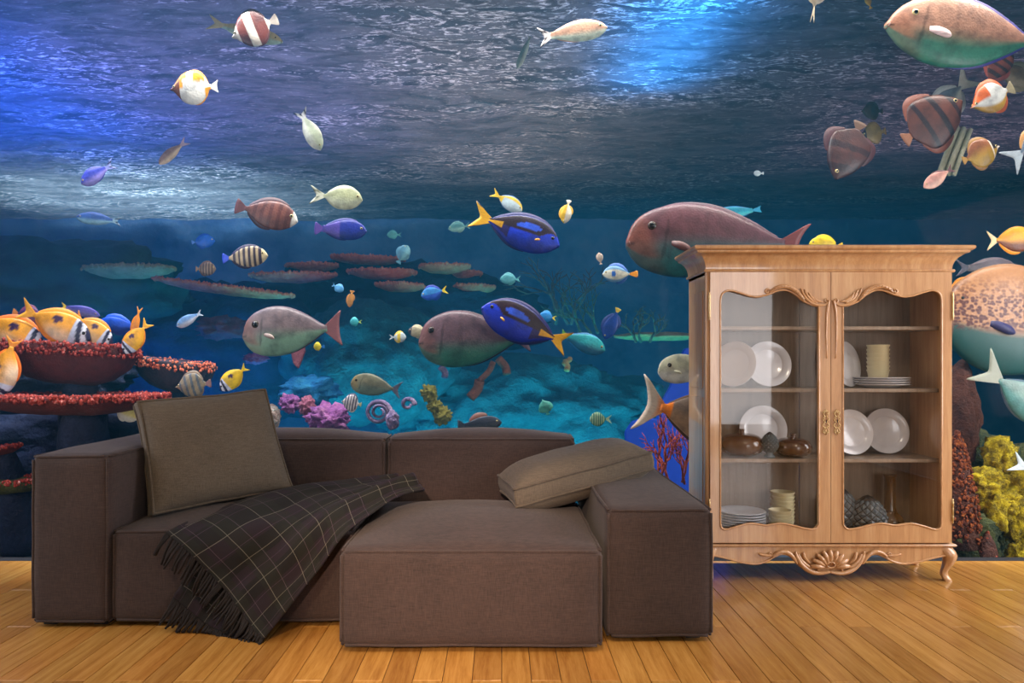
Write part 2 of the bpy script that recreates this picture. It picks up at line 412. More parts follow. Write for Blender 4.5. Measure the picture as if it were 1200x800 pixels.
sofa = thing('sofa', sofa_o, 'large dark brown sectional sofa with chaise in front of the aquarium', 'sofa')
def sofa_part(name, b, r, puff, seed, label=None):
    o = puffbox(MB(), b, r, puff, seed=seed).build(name, M_SOFA, sofa, sofa_o, True, True)
    p = edge_pipes(b, r, seed=seed).build('piping', M_PIPE, o, sofa_o, True)
    if label: o['label'] = label
    return o
#            x-   x+   y-   y+   z-   z+
sofa_part('armrest', (-2.117, -1.768, 3.26, 4.29, .022, .778), .03, (0, .008, .012, 0, 0, .018), 1, 'tall left armrest with piped edges')
sofa_part('seat', (-1.763, -.672, 3.275, 4.02, .022, .437), .032, (0, 0, .012, 0, 0, .055), 2, 'seat block beside the tall armrest')
sofa_part('chaise_seat', (-.668, .417, 2.978, 4.02, .022, .425), .035, (.006, .006, .018, 0, 0, .075), 3, 'chaise seat block standing forward')
sofa_part('armrest', (.447, .901, 3.089, 4.29, .022, .572), .03, (.006, .008, .012, 0, 0, .02), 4, 'low wide right armrest')
sofa_part('back_cushion', (-1.763, -.645, 4.025, 4.30, .30, .775), .04, (0, .004, .02, 0, 0, .045), 5)
sofa_part('back_cushion', (-.637, .41, 4.025, 4.30, .30, .775), .04, (.004, .01, .02, 0, 0, .045), 6)
for (x, y) in [(-2.06, 3.34), (-1.83, 3.34), (-2.06, 4.2), (-1.66, 3.4), (-.8, 3.4), (-.55, 3.1), (.3, 3.1), (.52, 3.18), (.83, 3.18), (.83, 4.2), (-.55, 3.95)]:
    MB().box(x-.03, x+.03, y-.03, y+.03, 0, .045).build('foot', M_FOOT, sofa, sofa_o)
# ------------------------------------------------------------------ cushions
def cushion(name, TL, TR, BR, BL, g, puff, label, pinch=.045, n=22, nsign=1):
    TL, TR, BR, BL = map(Vector, (TL, TR, BR, BL)); c = (TL+TR+BR+BL)/4
    nrm = (TR-TL).cross(BL-TL).normalized()
    if nrm.y > 0: nrm = -nrm
    root = thing(name, (c.x, c.y, min(p.z for p in (TL, TR, BR, BL))), label, 'cushion'); oo = root.location.copy()
    def mid(a, b):
        a2 = a*(1-pinch*(1-b*b)*.9); b2 = b*(1-pinch*(1-a*a)*.9)
        s, q = (a2+1)/2, (b2+1)/2
        return TL.lerp(TR, s).lerp(BL.lerp(BR, s), q)
    def surf(a, b, sd):
        f = (max(0, 1-a**4)*max(0, 1-b**4))**.62
        p = mid(a, b)+nrm*sd*(g/2+puff*f)
        return p+mnoise.noise_vector(p*6)*.006
    gr = [math.copysign(1-(1-abs(-1+2*i/n))**1.4, -1+2*i/n) for i in range(n+1)]
    mb = MB()
    for sd in (1, -1):
        mb.add([surf(a, b, sd) for a in gr for b in gr], [(i*(n+1)+j, i*(n+1)+j+1, (i+1)*(n+1)+j+1, (i+1)*(n+1)+j) for i in range(n) for j in range(n)])
    cov = mb.build('cover', M_CUSH, root, oo, True)
    loop = [(a, -1) for a in gr[:-1]]+[(1, b) for b in gr[:-1]]+[(a, 1) for a in gr[:0:-1]]+[(-1, b) for b in gr[:0:-1]]
    mb = MB(); m = len(loop); rows = 5; vs = []
    for r in range(rows):
        t = -1+2*r/(rows-1)
        for (a, b) in loop:
            p = mid(a, b)+nrm*t*g/2; p += (p-c-nrm*(p-c).dot(nrm)).normalized()*.008*(1-t*t); vs.append(p+mnoise.noise_vector(p*6)*.006)
    mb.add(vs, [(r*m+i, r*m+(i+1) % m, (r+1)*m+(i+1) % m, (r+1)*m+i) for r in range(rows-1) for i in range(m)])
    mb.build('gusset', M_CUSH, root, oo, True)
    for sd in (1, -1):
        MB().tube([surf(a, b, sd)+(surf(a, b, sd)-c).normalized()*.003 for (a, b) in loop], .0065, 7, closed=True).build('piping', M_CUSHP, root, oo, True)
    return root
cushion('square_cushion', P(160, 473, 3.60), P(307, 459, 3.97), P(340, 575, 3.90), P(178, 603, 3.50), .10, .065, 'square taupe cushion leaning upright against the tall left armrest')
FL, FR, BL = P(604, 584, 3.50), P(764, 540, 3.78), P(585, 566, 3.86)
cushion('scatter_cushion', BL, FR+(BL-FL), FR, FL, .085, .085, 'taupe cushion lying flat against the low right armrest', pinch=.03)
# ------------------------------------------------------------------ plaid throw
t = NT('dark_plaid_wool'); tc = t.n('ShaderNodeTexCoord'); sp = t.n('ShaderNodeSeparateXYZ'); t.l(tc.outputs['UV'], sp.inputs[0])
def stripes(out, period, width, off=0):
    f = t.math('FRACT', t.math('ADD', t.math('DIVIDE', out, period), off)); return t.math('LESS_THAN', f, width)
ua, va = sp.outputs[0], sp.outputs[1]
base = t.mix(stripes(ua, .18, .5), lin((17, 15, 16)), lin((30, 20, 30)))
base = t.mix(t.math('MULTIPLY', stripes(va, .18, .5, .2), .6), base, lin((24, 27, 21)))
base = t.mix(t.math('MULTIPLY', stripes(ua, .15, .016, .3), .5), base, lin((84, 62, 84)))
base = t.mix(t.math('MULTIPLY', stripes(va, .15, .017, .5), .5), base, lin((92, 76, 90)))
base = t.mix(t.math('MULTIPLY', stripes(ua, .15, .02, .8), .6), base, lin((120, 118, 108)))
base = t.mix(t.math('MULTIPLY', stripes(va, .15, .018, .9), .6), base, lin((120, 118, 108)))
nz_ = t.noise(t.coord((300, 300, 300)), 1, 2)
t.bsdf(base, .95, nz_, .3, .002); M_PLAID = t.m
M_FRINGE = mat_plain('dark_wool_fringe', (27, 23, 25), .95)
def sheet(name, rows, parent, origin, n=10, uvs=(.75, .62), wr=.006, seed=0, uv0=(0, 0), solid=.008, fold=0):
    R = [smooth_path(r, n) for r in rows]; cols = len(R[0]); Cc = [smooth_path([R[i][j] for i in range(len(R))], n) for j in range(cols)]
    nr = len(Cc[0]); vs = []; uv = []
    for i in range(nr):
        for j in range(cols):
            p = Cc[j][i]; q = Vector((i/nr*4+seed, j/cols*7, seed)); p = p+Vector((0, -1, .7))*mnoise.noise(q*1.7)*wr
            p = p+Vector((0, -.6, .8))*fold*max(0, math.sin(2*PI*(1.9*j/cols+.30*i/nr-.06)))*(.25+.75*i/nr)
            vs.append(p); uv.append((uv0[0]+j/(cols-1)*uvs[0], uv0[1]+i/(nr-1)*uvs[1]))
    fs = [(i*cols+j, i*cols+j+1, (i+1)*cols+j+1, (i+1)*cols+j) for i in range(nr-1) for j in range(cols-1)]
    o = MB().add(vs, fs).build(name, M_PLAID, parent, origin, True)
    ul = o.data.uv_layers.new(name='UVMap')
    for lp in o.data.loops: ul.data[lp.index].uv = uv[lp.vertex_index]
    m = o.modifiers.new('solid', 'SOLIDIFY'); m.thickness = solid; m.offset = 0
    return o, [vs[j] for j in range(cols)], vs, cols
thr_o = P(255, 700, 3.2); thr_o.z = 0
thr = thing('throw_blanket', thr_o, 'dark plaid fringed throw draped over the sofa seat front', 'blanket')
rowsA = [
 [P(194, 624, 3.235), P(229, 655, 3.215), P(263, 690, 3.19), P(287, 723, 3.15), P(308, 750, 3.085)],
 [P(226, 609, 3.40), P(262, 634, 3.205), P(292, 665, 3.185), P(313, 697, 3.15), P(330, 722, 3.11)],
 [P(262, 595, 3.56), P(297, 612, 3.27), P(326, 640, 3.19), P(344, 670, 3.16), P(354, 692, 3.13)],
 [P(303, 582, 3.70), P(335, 597, 3.44), P(357, 614, 3.235), P(371, 640, 3.18), P(378, 662, 3.15)],
 [P(345, 573, 3.82), P(372, 581, 3.62), P(388, 594, 3.42), P(397, 612, 3.25), P(402, 627, 3.16)],
 [P(392, 569, 3.88), P(410, 572, 3.70), P(424, 580, 3.56), P(432, 591, 3.44), P(438, 600, 3.34)],
 [P(435, 566, 3.90), P(447, 564, 3.76), P(457, 568, 3.68), P(464, 575, 3.60), P(468, 582, 3.52)],
 [P(466, 563, 3.90), P(474, 560, 3.82), P(484, 562, 3.76), P(493, 568, 3.70), P(498, 576, 3.64)]]
clothA, edgeA, vsA, colsA = sheet('cloth', rowsA, thr, thr_o, wr=.008, seed=2.3, fold=.05, uvs=(.75, .98))
rowsB = [
 [P(203, 700, 3.215), P(222, 715, 3.21), P(242, 731, 3.20), P(266, 743, 3.17), P(296, 757, 3.10)],
 [P(215, 678, 3.235), P(236, 692, 3.23), P(258, 708, 3.22), P(280, 722, 3.19), P(310, 730, 3.13)],
 [P(226, 655, 3.245), P(248, 668, 3.24), P(270, 684, 3.23), P(295, 695, 3.21), P(322, 702, 3.16)]]
clothB, edgeB, vsB, colsB = sheet('underlayer', rowsB, thr, thr_o, uvs=(.6, .2), wr=.006, seed=5, uv0=(.05, .09))
mb = MB()
for edge, dirp in ((edgeA, None), (edgeB, None)):
    for j in range(len(edge)-1):
        for s in range(1 if j % 3 else 2):
            p = edge[j].lerp(edge[j+1], (s+random.random()*.8)/2)
            L = random.uniform(.10, .135)*(1.0 if edge is edgeA else .95)
            L = min(L, max(.03, (p.z-.004)/.82))
            d = Vector((-.50+random.uniform(-.22, .22), -.10+random.uniform(-.05, .05), -.85)).normalized()
            q = p+d*L; mid_ = (p+q)/2+Vector((.008*random.uniform(-1, 1), -.012, -.004))
            q.z = max(q.z, .006)
            mb.tube([p, mid_, q], lambda s: .0066-.0016*s, 6)
tag(mb.build('fringe', M_FRINGE, thr, thr_o, True), kind='stuff')
# ------------------------------------------------------------------ display cabinet
CYF = 3.95; CB = 4.325
cab_o = Vector((1.782, 4.14, 0))
cab = thing('display_cabinet', cab_o, 'carved maple display cabinet with two glass doors full of crockery', 'cabinet')
def cb(name, mb, mat=M_WOOD, par=None, smooth=False, auto=None, bev=None):
    o = mb.build(name, mat, par or cab, cab_o, smooth)
    if auto: autosmooth(o, auto)
    if bev: bevel(o, bev)
    return o
X0, X1 = 1.115, 2.449
ZB, ZT = .205, 1.69
cb('side_panel', MB().box(X0, X0+.025, CYF+.012, CB, ZB, ZT), bev=.003)
cb('side_panel', MB().box(X1-.025, X1, CYF+.012, CB, ZB, ZT), bev=.003)
for x in (X0-.004, X1-.001):     # raised field on each side
    cb('side_field', MB().box(x, x+.005, CYF+.07, CB-.05, ZB+.12, 1.0), bev=.002)
    cb('side_field', MB().box(x, x+.005, CYF+.07, CB-.05, 1.05, ZT-.1), bev=.002)
cb('back_panel', MB().box(X0+.025, 1.766, CB-.015, CB, ZB, ZT), M_INN)
cb('back_panel', MB().box(1.770, X1-.025, CB-.015, CB, ZB, ZT), M_INN)
cb('bottom_board', MB().box(X0+.025, X1-.025, CYF+.015, CB-.015, ZB+.005, ZB+.025), M_INN)
cb('top_board', MB().box(X0, X1, CYF+.012, CB, ZT-.02, ZT), M_WOOD)
SH = [1.372, 1.028, .640]
for z in SH:
    cb('shelf', MB().box(X0+.027, X1-.027, 4.005, CB-.017, z, z+.02), M_INN, bev=.003)
for x in (X0-.003, X1-.022):
    o = cb('corner_post', MB().tube([(x+.0125, CYF+.012, ZB), (x+.0125, CYF+.012, ZT)], .0165, 12), smooth=True, auto=40)
# cornice: profile swept round front and both sides with mitred corners
prof = [(-.03, 1.683), (.010, 1.683), (.014, 1.686), (.016, 1.692), (.012, 1.699), (.004, 1.702), (.006, 1.72), (.013, 1.742), (.026, 1.762), (.046, 1.778), (.062, 1.784), (.066, 1.79), (.066, 1.795), (.074, 1.797), (.082, 1.803), (.085, 1.811), (.082, 1.819), (.074, 1.823), (-.02, 1.823)]
mb = MB(); vs = []
for (d, z) in prof:
    vs += [(X0-d, CB, z), (X0-d, CYF-d+.005, z), (X1+d, CYF-d+.005, z), (X1+d, CB, z)]
fs = [(i*4+k, i*4+k+1, i*4+5+k, i*4+4+k) for i in range(len(prof)-1) for k in range(3)]
e = (len(prof)-1)*4; fs.append((e, e+1, e+2, e+3))
mb.add(vs, fs); cb('cornice', mb, auto=30)
# doors
topc = [(842.5, 353), (844, 346), (848, 342), (855, 340.7), (867.5, 344), (876, 346.8), (885, 348), (892, 347), (899, 345), (909.5, 341), (920, 340.4), (930.5, 345.6), (939, 352.6), (948, 357), (953, 358.4), (957.5, 358.7)]
botc = [(842.5, 612), (844, 617), (848, 619), (853, 618.4), (859, 616.5), (868, 614), (878, 612), (887, 613), (896, 614.2), (904, 613), (912, 612), (920, 612.8), (930, 615), (940, 617.5), (949, 618.8), (954, 617.5), (957.5, 613)]
YD = CYF-.012
def zy(py): return CH-(py-CY)*CYF/F
def xx(px): return (px-CX)*CYF/F
XM = 1.782
def door(sgn):
    mx_ = lambda x: x if sgn < 0 else 2*XM-x
    root_x = X0 if sgn < 0 else X1
    tc_ = [(mx_(xx(a)), zy(b)) for a, b in topc]; bc_ = [(mx_(xx(a)), zy(b)) for a, b in botc]
    tc_ = [(p.x, p.z) for p in smooth_path([(x, 0, z) for x, z in tc_], 4)]; bc_ = [(p.x, p.z) for p in smooth_path([(x, 0, z) for x, z in bc_], 4)]
    xo, xi = (mx_(X0+.014), mx_(XM-.0015)); z0, z1 = ZB+.012, ZT-.008
    inner = tc_+bc_[::-1]; N = len(inner)
    nt, nb = len(tc_), len(bc_)
    outer = []
    for i, (x, z) in enumerate(inner):
        if i < nt: t_ = i/(nt-1); outer.append((xo+(xi-xo)*t_, z1))
        else: t_ = (i-nt)/(nb-1); outer.append((xi+(xo-xi)*t_, z0))
    ya, yb = YD-.012, YD+.012
    vs = [(x, ya, z) for x, z in inner]+[(x, ya, z) for x, z in outer]+[(x, yb, z) for x, z in inner]+[(x, yb, z) for x, z in outer]
    fs = []
    for i in range(N):
        j = (i+1) % N
        fs += [(i, j, N+j, N+i), (2*N+i, 3*N+i, 3*N+j, 2*N+j), (i, 2*N+i, 2*N+j, j), (N+i, N+j, 3*N+j, 3*N+i)]
    d = cb('door', MB().add(vs, fs)); d['label'] = 'left glazed door' if sgn < 0 else 'right glazed door'
    cb('moulding', MB().tube([(x, ya, z) for x, z in inner], .0055, 8, closed=True), M_WOODC, d, True)
    # glass
    gv = [(x, YD+.004, z) for x, z in inner]; cb('pane', MB().add(gv, [tuple(range(N))]), M_GLASS, d)
    # carved scrolls above the opening
    Yc = ya-.002
    W = lambda px, py, dy=0: Vector((mx_(xx(px)), Yc-dy, zy(py)))
    mb = MB()
    sp_ = [W(897+3.2*(1-k/14)*math.cos(2.6*PI*k/14+PI*.2)+0, 342-3.2*(1-k/14)*math.sin(2.6*PI*k/14+PI*.2), .002) for k in range(15)]
    mb.tube(sp_, lambda s: .0055-.002*s, 7)
    arch = smooth_path([W(899, 343), W(906, 338.5, .004), W(915, 336, .006), W(923, 337.5, .006), W(931, 342.5, .005), W(937.5, 349.5, .004), W(939.5, 353, 0)], 5)
    mb.tube(arch, lambda s: .004+.0085*math.sin(PI*min(1, s*1.02))**.7, 9)
    for k in range(3, len(arch)-3, 2):       # beaded rope on the arch
        p = arch[k]; q = p+Vector((0, -.009, 0)); mb.tube([q+Vector((-.006, 0, -.004)), q+Vector((0, -.004, 0)), q+Vector((.006, 0, .004))], .0028, 5)
    for a in ([(936, 338), (939, 345), (944, 352), (952, 357), (962, 358), (968, 355)], [(940.5, 339.5), (943, 346), (948, 352), (955, 355.5)], [(945, 343), (947.5, 348), (952, 352.5), (958, 354)], [(949, 347.5), (951.5, 350.5), (955.5, 353), (961, 354)]):
        mb.tube(smooth_path([W(x, y, .003) for x, y in a], 5), lambda s: .0025+.006*math.sin(PI*(s*.9+.05)), 7)
    sp_ = [W(966+3*(1-k/12)*math.cos(-2.4*PI*k/12-.5), 352-3.4*(1-k/12)*math.sin(-2.4*PI*k/12-.5), .003) for k in range(13)]
    mb.tube(sp_, .0035, 6)
    mb.tube(smooth_path([W(969, 352, .002), W(966.5, 365, .004), W(965.5, 390, .004), W(966.5, 420, .002)], 6), lambda s: .006*(1-s)+.002, 7)
    cb('carving', mb, M_WOODC, d, True)
    # brass escutcheon with key hole
    ex = 965; mb = MB()
    for q in (-1, 1):
        for (y0_, y1_, wd) in ((480, 488, 2.6), (487, 494, 3.6), (494, 501, 3.6), (500, 508, 2.6)):
            mb.tube([W(ex+q*(.3+wd*math.sin(PI*k/8)), y0_+(y1_-y0_)*k/8, .003) for k in range(9)], .0021, 5)
        for cy_ in (483, 490, 498, 505):
            mb.tube([W(ex+q*(2.6+1.3*math.cos(2*PI*k/8)), cy_+1.5*math.sin(2*PI*k/8), .004) for k in range(8)], .0014, 5, closed=True)
    mb.tube([W(ex, 479, .003), W(ex, 486, .004)], .002, 6); mb.tube([W(ex, 502, .004), W(ex, 509, .003)], .002, 6)
    h_ = cb('handle', mb, M_BRASS, d, True); h_['label'] = 'brass filigree key plate'
    cb('keyhole', MB().tube([W(ex, 491, .010), W(ex, 494.5, .010)], .0028, 6), M_DARK, d)
    # barrel hinges with finials
    for (ya_, yb_) in ((342, 376), (583, 612)):
        xh = X0+.008 if sgn < 0 else X1-.010
        z1_, z0_ = zy(ya_), zy(yb_); Lh = z1_-z0_
        prof_ = [(.0005, 0), (.0045, .004), (.003, .012), (.006, .018), (.006, .04), (.0035, .045), (.0055, .05), (.0055, Lh-.05), (.0035, Lh-.045), (.006, Lh-.04), (.006, Lh-.018), (.003, Lh-.012), (.0045, Lh-.004), (.0005, Lh)]
        cb('hinge', MB().lathe(prof_, 10, (xh, YD-.016, z0_)), M_BRASS, d, True)
    return d
door(-1); door(1)
# base moulding and apron
vs = []; pr2 = [(0, .19), (.014, .193), (.018, .200), (.014, .207), (.004, .21), (0, .213)]
for (d_, z) in pr2: vs += [(X0-d_, CB, z), (X0-d_, CYF-d_-.004, z), (X1+d_, CYF-d_-.004, z), (X1+d_, CB, z)]
fs = [(i*4+k, i*4+k+1, i*4+5+k, i*4+4+k) for i in range(len(pr2)-1) for k in range(3)]
cb('base_moulding', MB().add(vs, fs), auto=40)
ap = [(829, 649.5), (840, 651), (853, 654), (868, 658), (885, 660), (897, 657), (906, 652), (915, 648.5), (924, 650), (931, 656), (938, 663), (948, 667.5), (958, 669), (971, 668)]
ap = ap+[(1942-x, y) for x, y in ap[-2::-1]]
apz = [(p.x, p.z) for p in smooth_path([(xx(x), 0, zy(y)) for x, y in ap], 5)]
N = len(apz); ya, yb = CYF-.006, CYF+.018; zt = .195
vs = [(x, ya, z) for x, z in apz]+[(x, ya, zt) for x, z in apz]+[(x, yb, z) for x, z in apz]+[(x, yb, zt) for x, z in apz]
fs = []
for i in range(N-1): fs += [(i, i+1, N+i+1, N+i), (2*N+i, 3*N+i, 3*N+i+1, 2*N+i+1), (i, 2*N+i, 2*N+i+1, i+1), (N+i, N+i+1, 3*N+i+1, 3*N+i)]
apron = cb('apron', MB().add(vs, fs))
cb('moulding', MB().tube([(x, ya-.002, z) for x, z in apz], .006, 8), M_WOODC, apron, True)
cb('side_apron', MB().box(X0, X0+.02, CYF, CB, .12, .195)); cb('side_apron', MB().box(X1-.02, X1, CYF, CB, .12, .195))
mb = MB(); W = lambda px, py, dy=0: Vector((xx(px), ya-.004-dy, zy(py)))
for s in (-1, 1):
    X = lambda x: 971+s*(x-971)*1.0
    for a, r_ in (([(971, 669), (958, 670.5), (946, 667), (937, 659), (932, 650), (931, 645)], .011), ([(934, 648), (938, 656), (945, 662), (952, 664)], .008), ([(940, 646), (942, 653), (948, 659)], .007),
                  ([(904, 651), (911, 646.5), (919, 645.5), (926, 649.5), (931, 656), (933, 660)], .009), ([(888, 648), (895, 649.5), (904, 650)], .005), ([(956, 668), (960, 663), (966, 664)], .006)):
        mb.tube(smooth_path([W(X(x), y, .006) for x, y in a], 6), lambda q, r_=r_: .003+r_*math.sin(PI*(q*.85+.1)), 8)
    mb.tube([W(X(901+3*(1-k/12)*math.cos(2.4*PI*k/12)), 649-3*(1-k/12)*math.sin(2.4*PI*k/12), .004) for k in range(13)], .0035, 6)
for k in range(9):                         # shell lobes
    a = PI*(.03+.94*k/8); rx, rz = 23, 21
    tip = (971-rx*math.cos(a), 664-rz*math.sin(a)); cp = (971-6*math.cos(a), 664-4*math.sin(a))
    mb.tube(smooth_path([W(*cp, .006), W((cp[0]+tip[0])/2, (cp[1]+tip[1])/2-1, .016), W(*tip, .008)], 5), lambda q: .004+.0105*math.sin(PI*(.12+.75*q)), 8)
    mb.tube(smooth_path([W(*cp, .016), W((cp[0]+tip[0])/2, (cp[1]+tip[1])/2-1, .026), W(tip[0]*.85+971*.15, tip[1]*.85+664*.15, .02)], 4), lambda q: .0022+.003*math.sin(PI*q), 5)
mb.tube([W(971+5*math.cos(2*PI*k/10), 660+3.4*math.sin(2*PI*k/10), .02) for k in range(10)], .004, 6, closed=True)
o = cb('carving', mb, M_WOODC, apron, True); o['label'] = 'carved shell with acanthus scrolls'
# cabriole legs
def leg(x, y, dx, dy):
    path = [(.0, .205, .040), (.010, .185, .043), (.030, .160, .041), (.040, .135, .036), (.036, .105, .029), (.024, .075, .023), (.014, .048, .019), (.016, .028, .020), (.026, .012, .023), (.030, .0, .021)]
    d = Vector((dx, dy, 0)).normalized(); pp = smooth_path([(o_, r_, z_) for o_, z_, r_ in path], 4); vs = []; n = 10
    for q in pp:
        c_ = Vector((x, y, q.z))+d*q.x
        for k in range(n):
            a = 2*PI*k/n; ca, sa = math.cos(a), math.sin(a); m_ = (abs(ca)**3+abs(sa)**3)**(-1/3)
            vs.append(c_+Vector((ca*m_, sa*m_, 0))*q.y*.92)
    m = len(pp)
    fs = [(i*n+k, i*n+(k+1) % n, (i+1)*n+(k+1) % n, (i+1)*n+k) for i in range(m-1) for k in range(n)]+[tuple(range(n)), tuple((m-1)*n+k for k in range(n))]
    cb('leg', MB().add(vs, fs), M_WOOD, auto=50)
leg(X0+.035, CYF+.035, -1, -1); leg(X1-.035, CYF+.035, 1, -1); leg(X0+.04, CB-.05, -1, .2); leg(X1-.04, CB-.05, 1, .2)
# ------------------------------------------------------------------ crockery
def plate_prof(r): return [(.001, 0), (r*.55, 0), (r*.6, .004), (r*.68, .010), (r*.97, .018), (r, .021), (r*.985, .0235), (r*.9, .0215), (r*.70, .0155), (r*.66, .011), (r*.62, .0085), (.001, .0075)]
def plate_upright(px, py, Y, rpx, yaw, tilt, label, shelf):
    r = rpx*Y/F; z = shelf; c = Vector(((px-CX)*Y/F, Y, z+r*math.cos(math.radians(tilt))+.001))
    o = MB().lathe(plate_prof(r), 48).build('plate', M_PORC, smooth=False); autosmooth(o, 30)
    o.location = c; o.rotation_euler = (PI/2-math.radians(tilt), 0, math.radians(yaw))
    return tag(o, label, 'plate', 'white plates standing in the cabinet')
s1, s2, s3 = SH[0]+.0205, SH[1]+.0205, SH[2]+.0205; s0 = ZB+.0255
plate_upright(862, 427, 4.20, 27, -42, 10, 'white plate turned sideways at far left of the upper plate shelf', s2)
plate_upright(899, 427, 4.22, 27, 0, 12, 'white plate facing front on the upper shelf behind the left door', s2)
plate_upright(989, 427, 4.20, 27, 34, 10, 'white plate beside the flat plate pile, half hidden by the door frame', s2)
plate_upright(893, 501, 4.25, 28, 0, 9, 'white plate standing behind the two brown squat jars', s3)
plate_upright(996, 504, 4.19, 26.5, 6, 12, 'shiny white plate overlapping in front, next to the right door key plate', s3)
plate_upright(1037, 504, 4.235, 26.5, 0, 10, 'white plate standing right of the shiny overlapping plate', s3)
def flat_plates(px, Y, rpx, z, n, dz, mat, lab, grp):
    r = rpx*Y/F; me = None
    for i in range(n):
        if me is None:
            o = MB().lathe(plate_prof(r), 44).build('plate', mat); autosmooth(o, 30); me = o.data
        else:
            o = bpy.data.objects.new('plate', me); COL.objects.link(o)
        o.location = ((px-CX)*Y/F, Y, z+i*dz)
        where = 'topmost' if i == n-1 else 'bottom' if i == 0 else ['', 'second', 'third', 'fourth', 'fifth', 'sixth', 'seventh', 'eighth'][i]+' from the bottom'
        tag(o, lab % where, 'plate', grp)
    return z+(n-1)*dz
zt_ = flat_plates(1033, 4.16, 31, s2, 4, .0125, M_PORC, 'flat white plate under the cream cups, %s of its pile', 'flat plates under the cream cups')
flat_plates(869, 4.12, 27.5, s0, 8, .0145, M_GREYP, 'grey stoneware plate on the cabinet floor, %s of its pile', 'grey plates piled on the cabinet floor')
def cups(px, Y, rpx, z, n, dz, lab, grp, taper=.8):
    r = rpx*Y/F
    prof_ = [(.001, 0), (r*taper, 0), (r*taper*1.02, .004), (r*.93, .045), (r, .052), (r, .058), (r*.95, .058), (r*.88, .046), (r*taper*.95, .008), (.001, .006)]
    me = None
    for i in range(n):
        if me is None: o = MB().lathe(prof_, 32).build('cup', M_CREAM); autosmooth(o, 40); me = o.data
        else: o = bpy.data.objects.new('cup', me); COL.objects.link(o)
        o.location = ((px-CX)*Y/F, Y, z+i*dz)
        where = 'topmost' if i == n-1 else 'lowest' if i == 0 else ['', 'second', 'third', 'fourth', 'fifth', 'sixth', 'seventh', 'eighth'][i]+' from below'
        tag(o, lab % where, 'cup', grp)
cups(1029, 4.16, 12.5, zt_+.0085, 7, .0235, 'cream ribbed cup nested on the flat white plates, %s', 'cream cups on the flat plates')
cups(917, 4.20, 13.5, s0, 8, .0225, 'cream cup in the tall rear stack on the cabinet floor, %s', 'cream cups in the tall stack')
cups(914, 4.075, 13, s0, 5, .0195, 'cream cup in the short front stack on the cabinet floor, %s', 'cream cups in the short stack', .86)
def jar(px, Y, wpx, z, h, label):
    r = wpx/2*Y/F; x = (px-CX)*Y/F
    root = thing('squat_jar', (x, Y, z), label, 'jar', 'brown squat jars')
    pr = [(.001, 0), (r*.40, 0)]+[(r*max(.4, math.sin(PI*k/12)**.62), h*(.5-.5*math.cos(PI*k/12))) for k in range(2, 11)]+[(r*.36, h*.985), (.001, h)]
    sm = [(p.x, p.z) for p in smooth_path([(a, 0, b) for a, b in pr], 4)]
    MB().lathe([(max(a, .0005), b) for a, b in sm], 40).build('bowl', M_BROWNV, root, smooth=True)
    MB().lathe([(.001, h*.96), (.020, h*.97), (.014, h+.006), (.016, h+.014), (.018, h+.02), (.012, h+.024), (.001, h+.022)], 20).build('neck', M_BROWNV, root, smooth=True)
jar(869, 4.13, 50, s3, .130, 'larger brown glazed squat jar at the left of the middle shelf')
jar(929, 4.10, 42, s3, .108, 'smaller brown glazed squat jar right of the little pinecone')
def pinecone(px, Y, wpx, z, h, label, base=False):
    r = wpx/2*Y/F; x = (px-CX)*Y/F; root = thing('pinecone_ornament', (x, Y, z), label, 'ornament', 'slate pinecone ornaments')
    zb = .03 if base else 0
    if base: MB().lathe([(.001, 0), (r*.6, 0), (r*.62, .008), (r*.35, .02), (r*.55, .034), (.001, .036)], 20).build('base', M_PINE, root, smooth=True)
    R_ = lambda t_: r*max(.0, math.sin(PI*(.06+.94*t_)**.8))**.62
    MB().lathe([(.001, zb)]+[(max(.001, R_(k/20)*.93), zb+(h-zb)*k/20) for k in range(21)], 28).build('body', M_PINED, root, smooth=True)
    sc = MB(); rows = 9
    for i in range(rows):
        t_ = .06+.86*i/rows; rr = R_(t_); m_ = 12; dzz = (h-zb)/rows*.62
        for k in range(m_):
            a = 2*PI*(k+.5*(i % 2))/m_; ct = Vector((math.cos(a)*rr*.97, math.sin(a)*rr*.97, zb+(h-zb)*t_))
            tg = Vector((-math.sin(a), math.cos(a), 0))*PI*rr/m_*.86; r2 = R_(min(1, t_+.9/rows)); r0 = R_(max(0, t_-.8/rows))
            upv = Vector((math.cos(a)*(r2-rr), math.sin(a)*(r2-rr), dzz*1.15)); dn = Vector((math.cos(a)*(r0-rr), math.sin(a)*(r0-rr), -dzz*1.15))
            nn = Vector((math.cos(a), math.sin(a), .25))*rr*.10
            sc.add([ct+tg, ct+upv, ct-tg, ct+dn, ct+nn], [(0, 1, 4), (1, 2, 4), (2, 3, 4), (3, 0, 4)])
    tag(sc.build('scales', M_PINE, root), kind='stuff')
pinecone(902, 4.06, 20, s3, .145, 'small dark pinecone ornament on a foot between the brown jars', True)
pinecone(986, 4.17, 38, s0, .245, 'slate pinecone ornament partly hidden behind the middle door stile')
pinecone(1017, 4.10, 41, s0, .215, 'large slate pinecone ornament in front of the amber bottle')
r = 14*4.2/F
bo = MB().lathe([(.001, 0), (r*.8, 0), (r*1.05, .02), (r*1.1, .045), (r*.9, .075), (r*.5, .1), (.034, .115), (.031, .13), (.030, .30), (.034, .305), (.034, .315), (.026, .315), (.001, .31)], 28).build('amber_bottle', M_AMBER, smooth=True)
bo.location = ((1043-CX)*4.2/F, 4.2, s0)
tag(bo, 'amber glass bottle with a long neck behind the large pinecone', 'bottle')
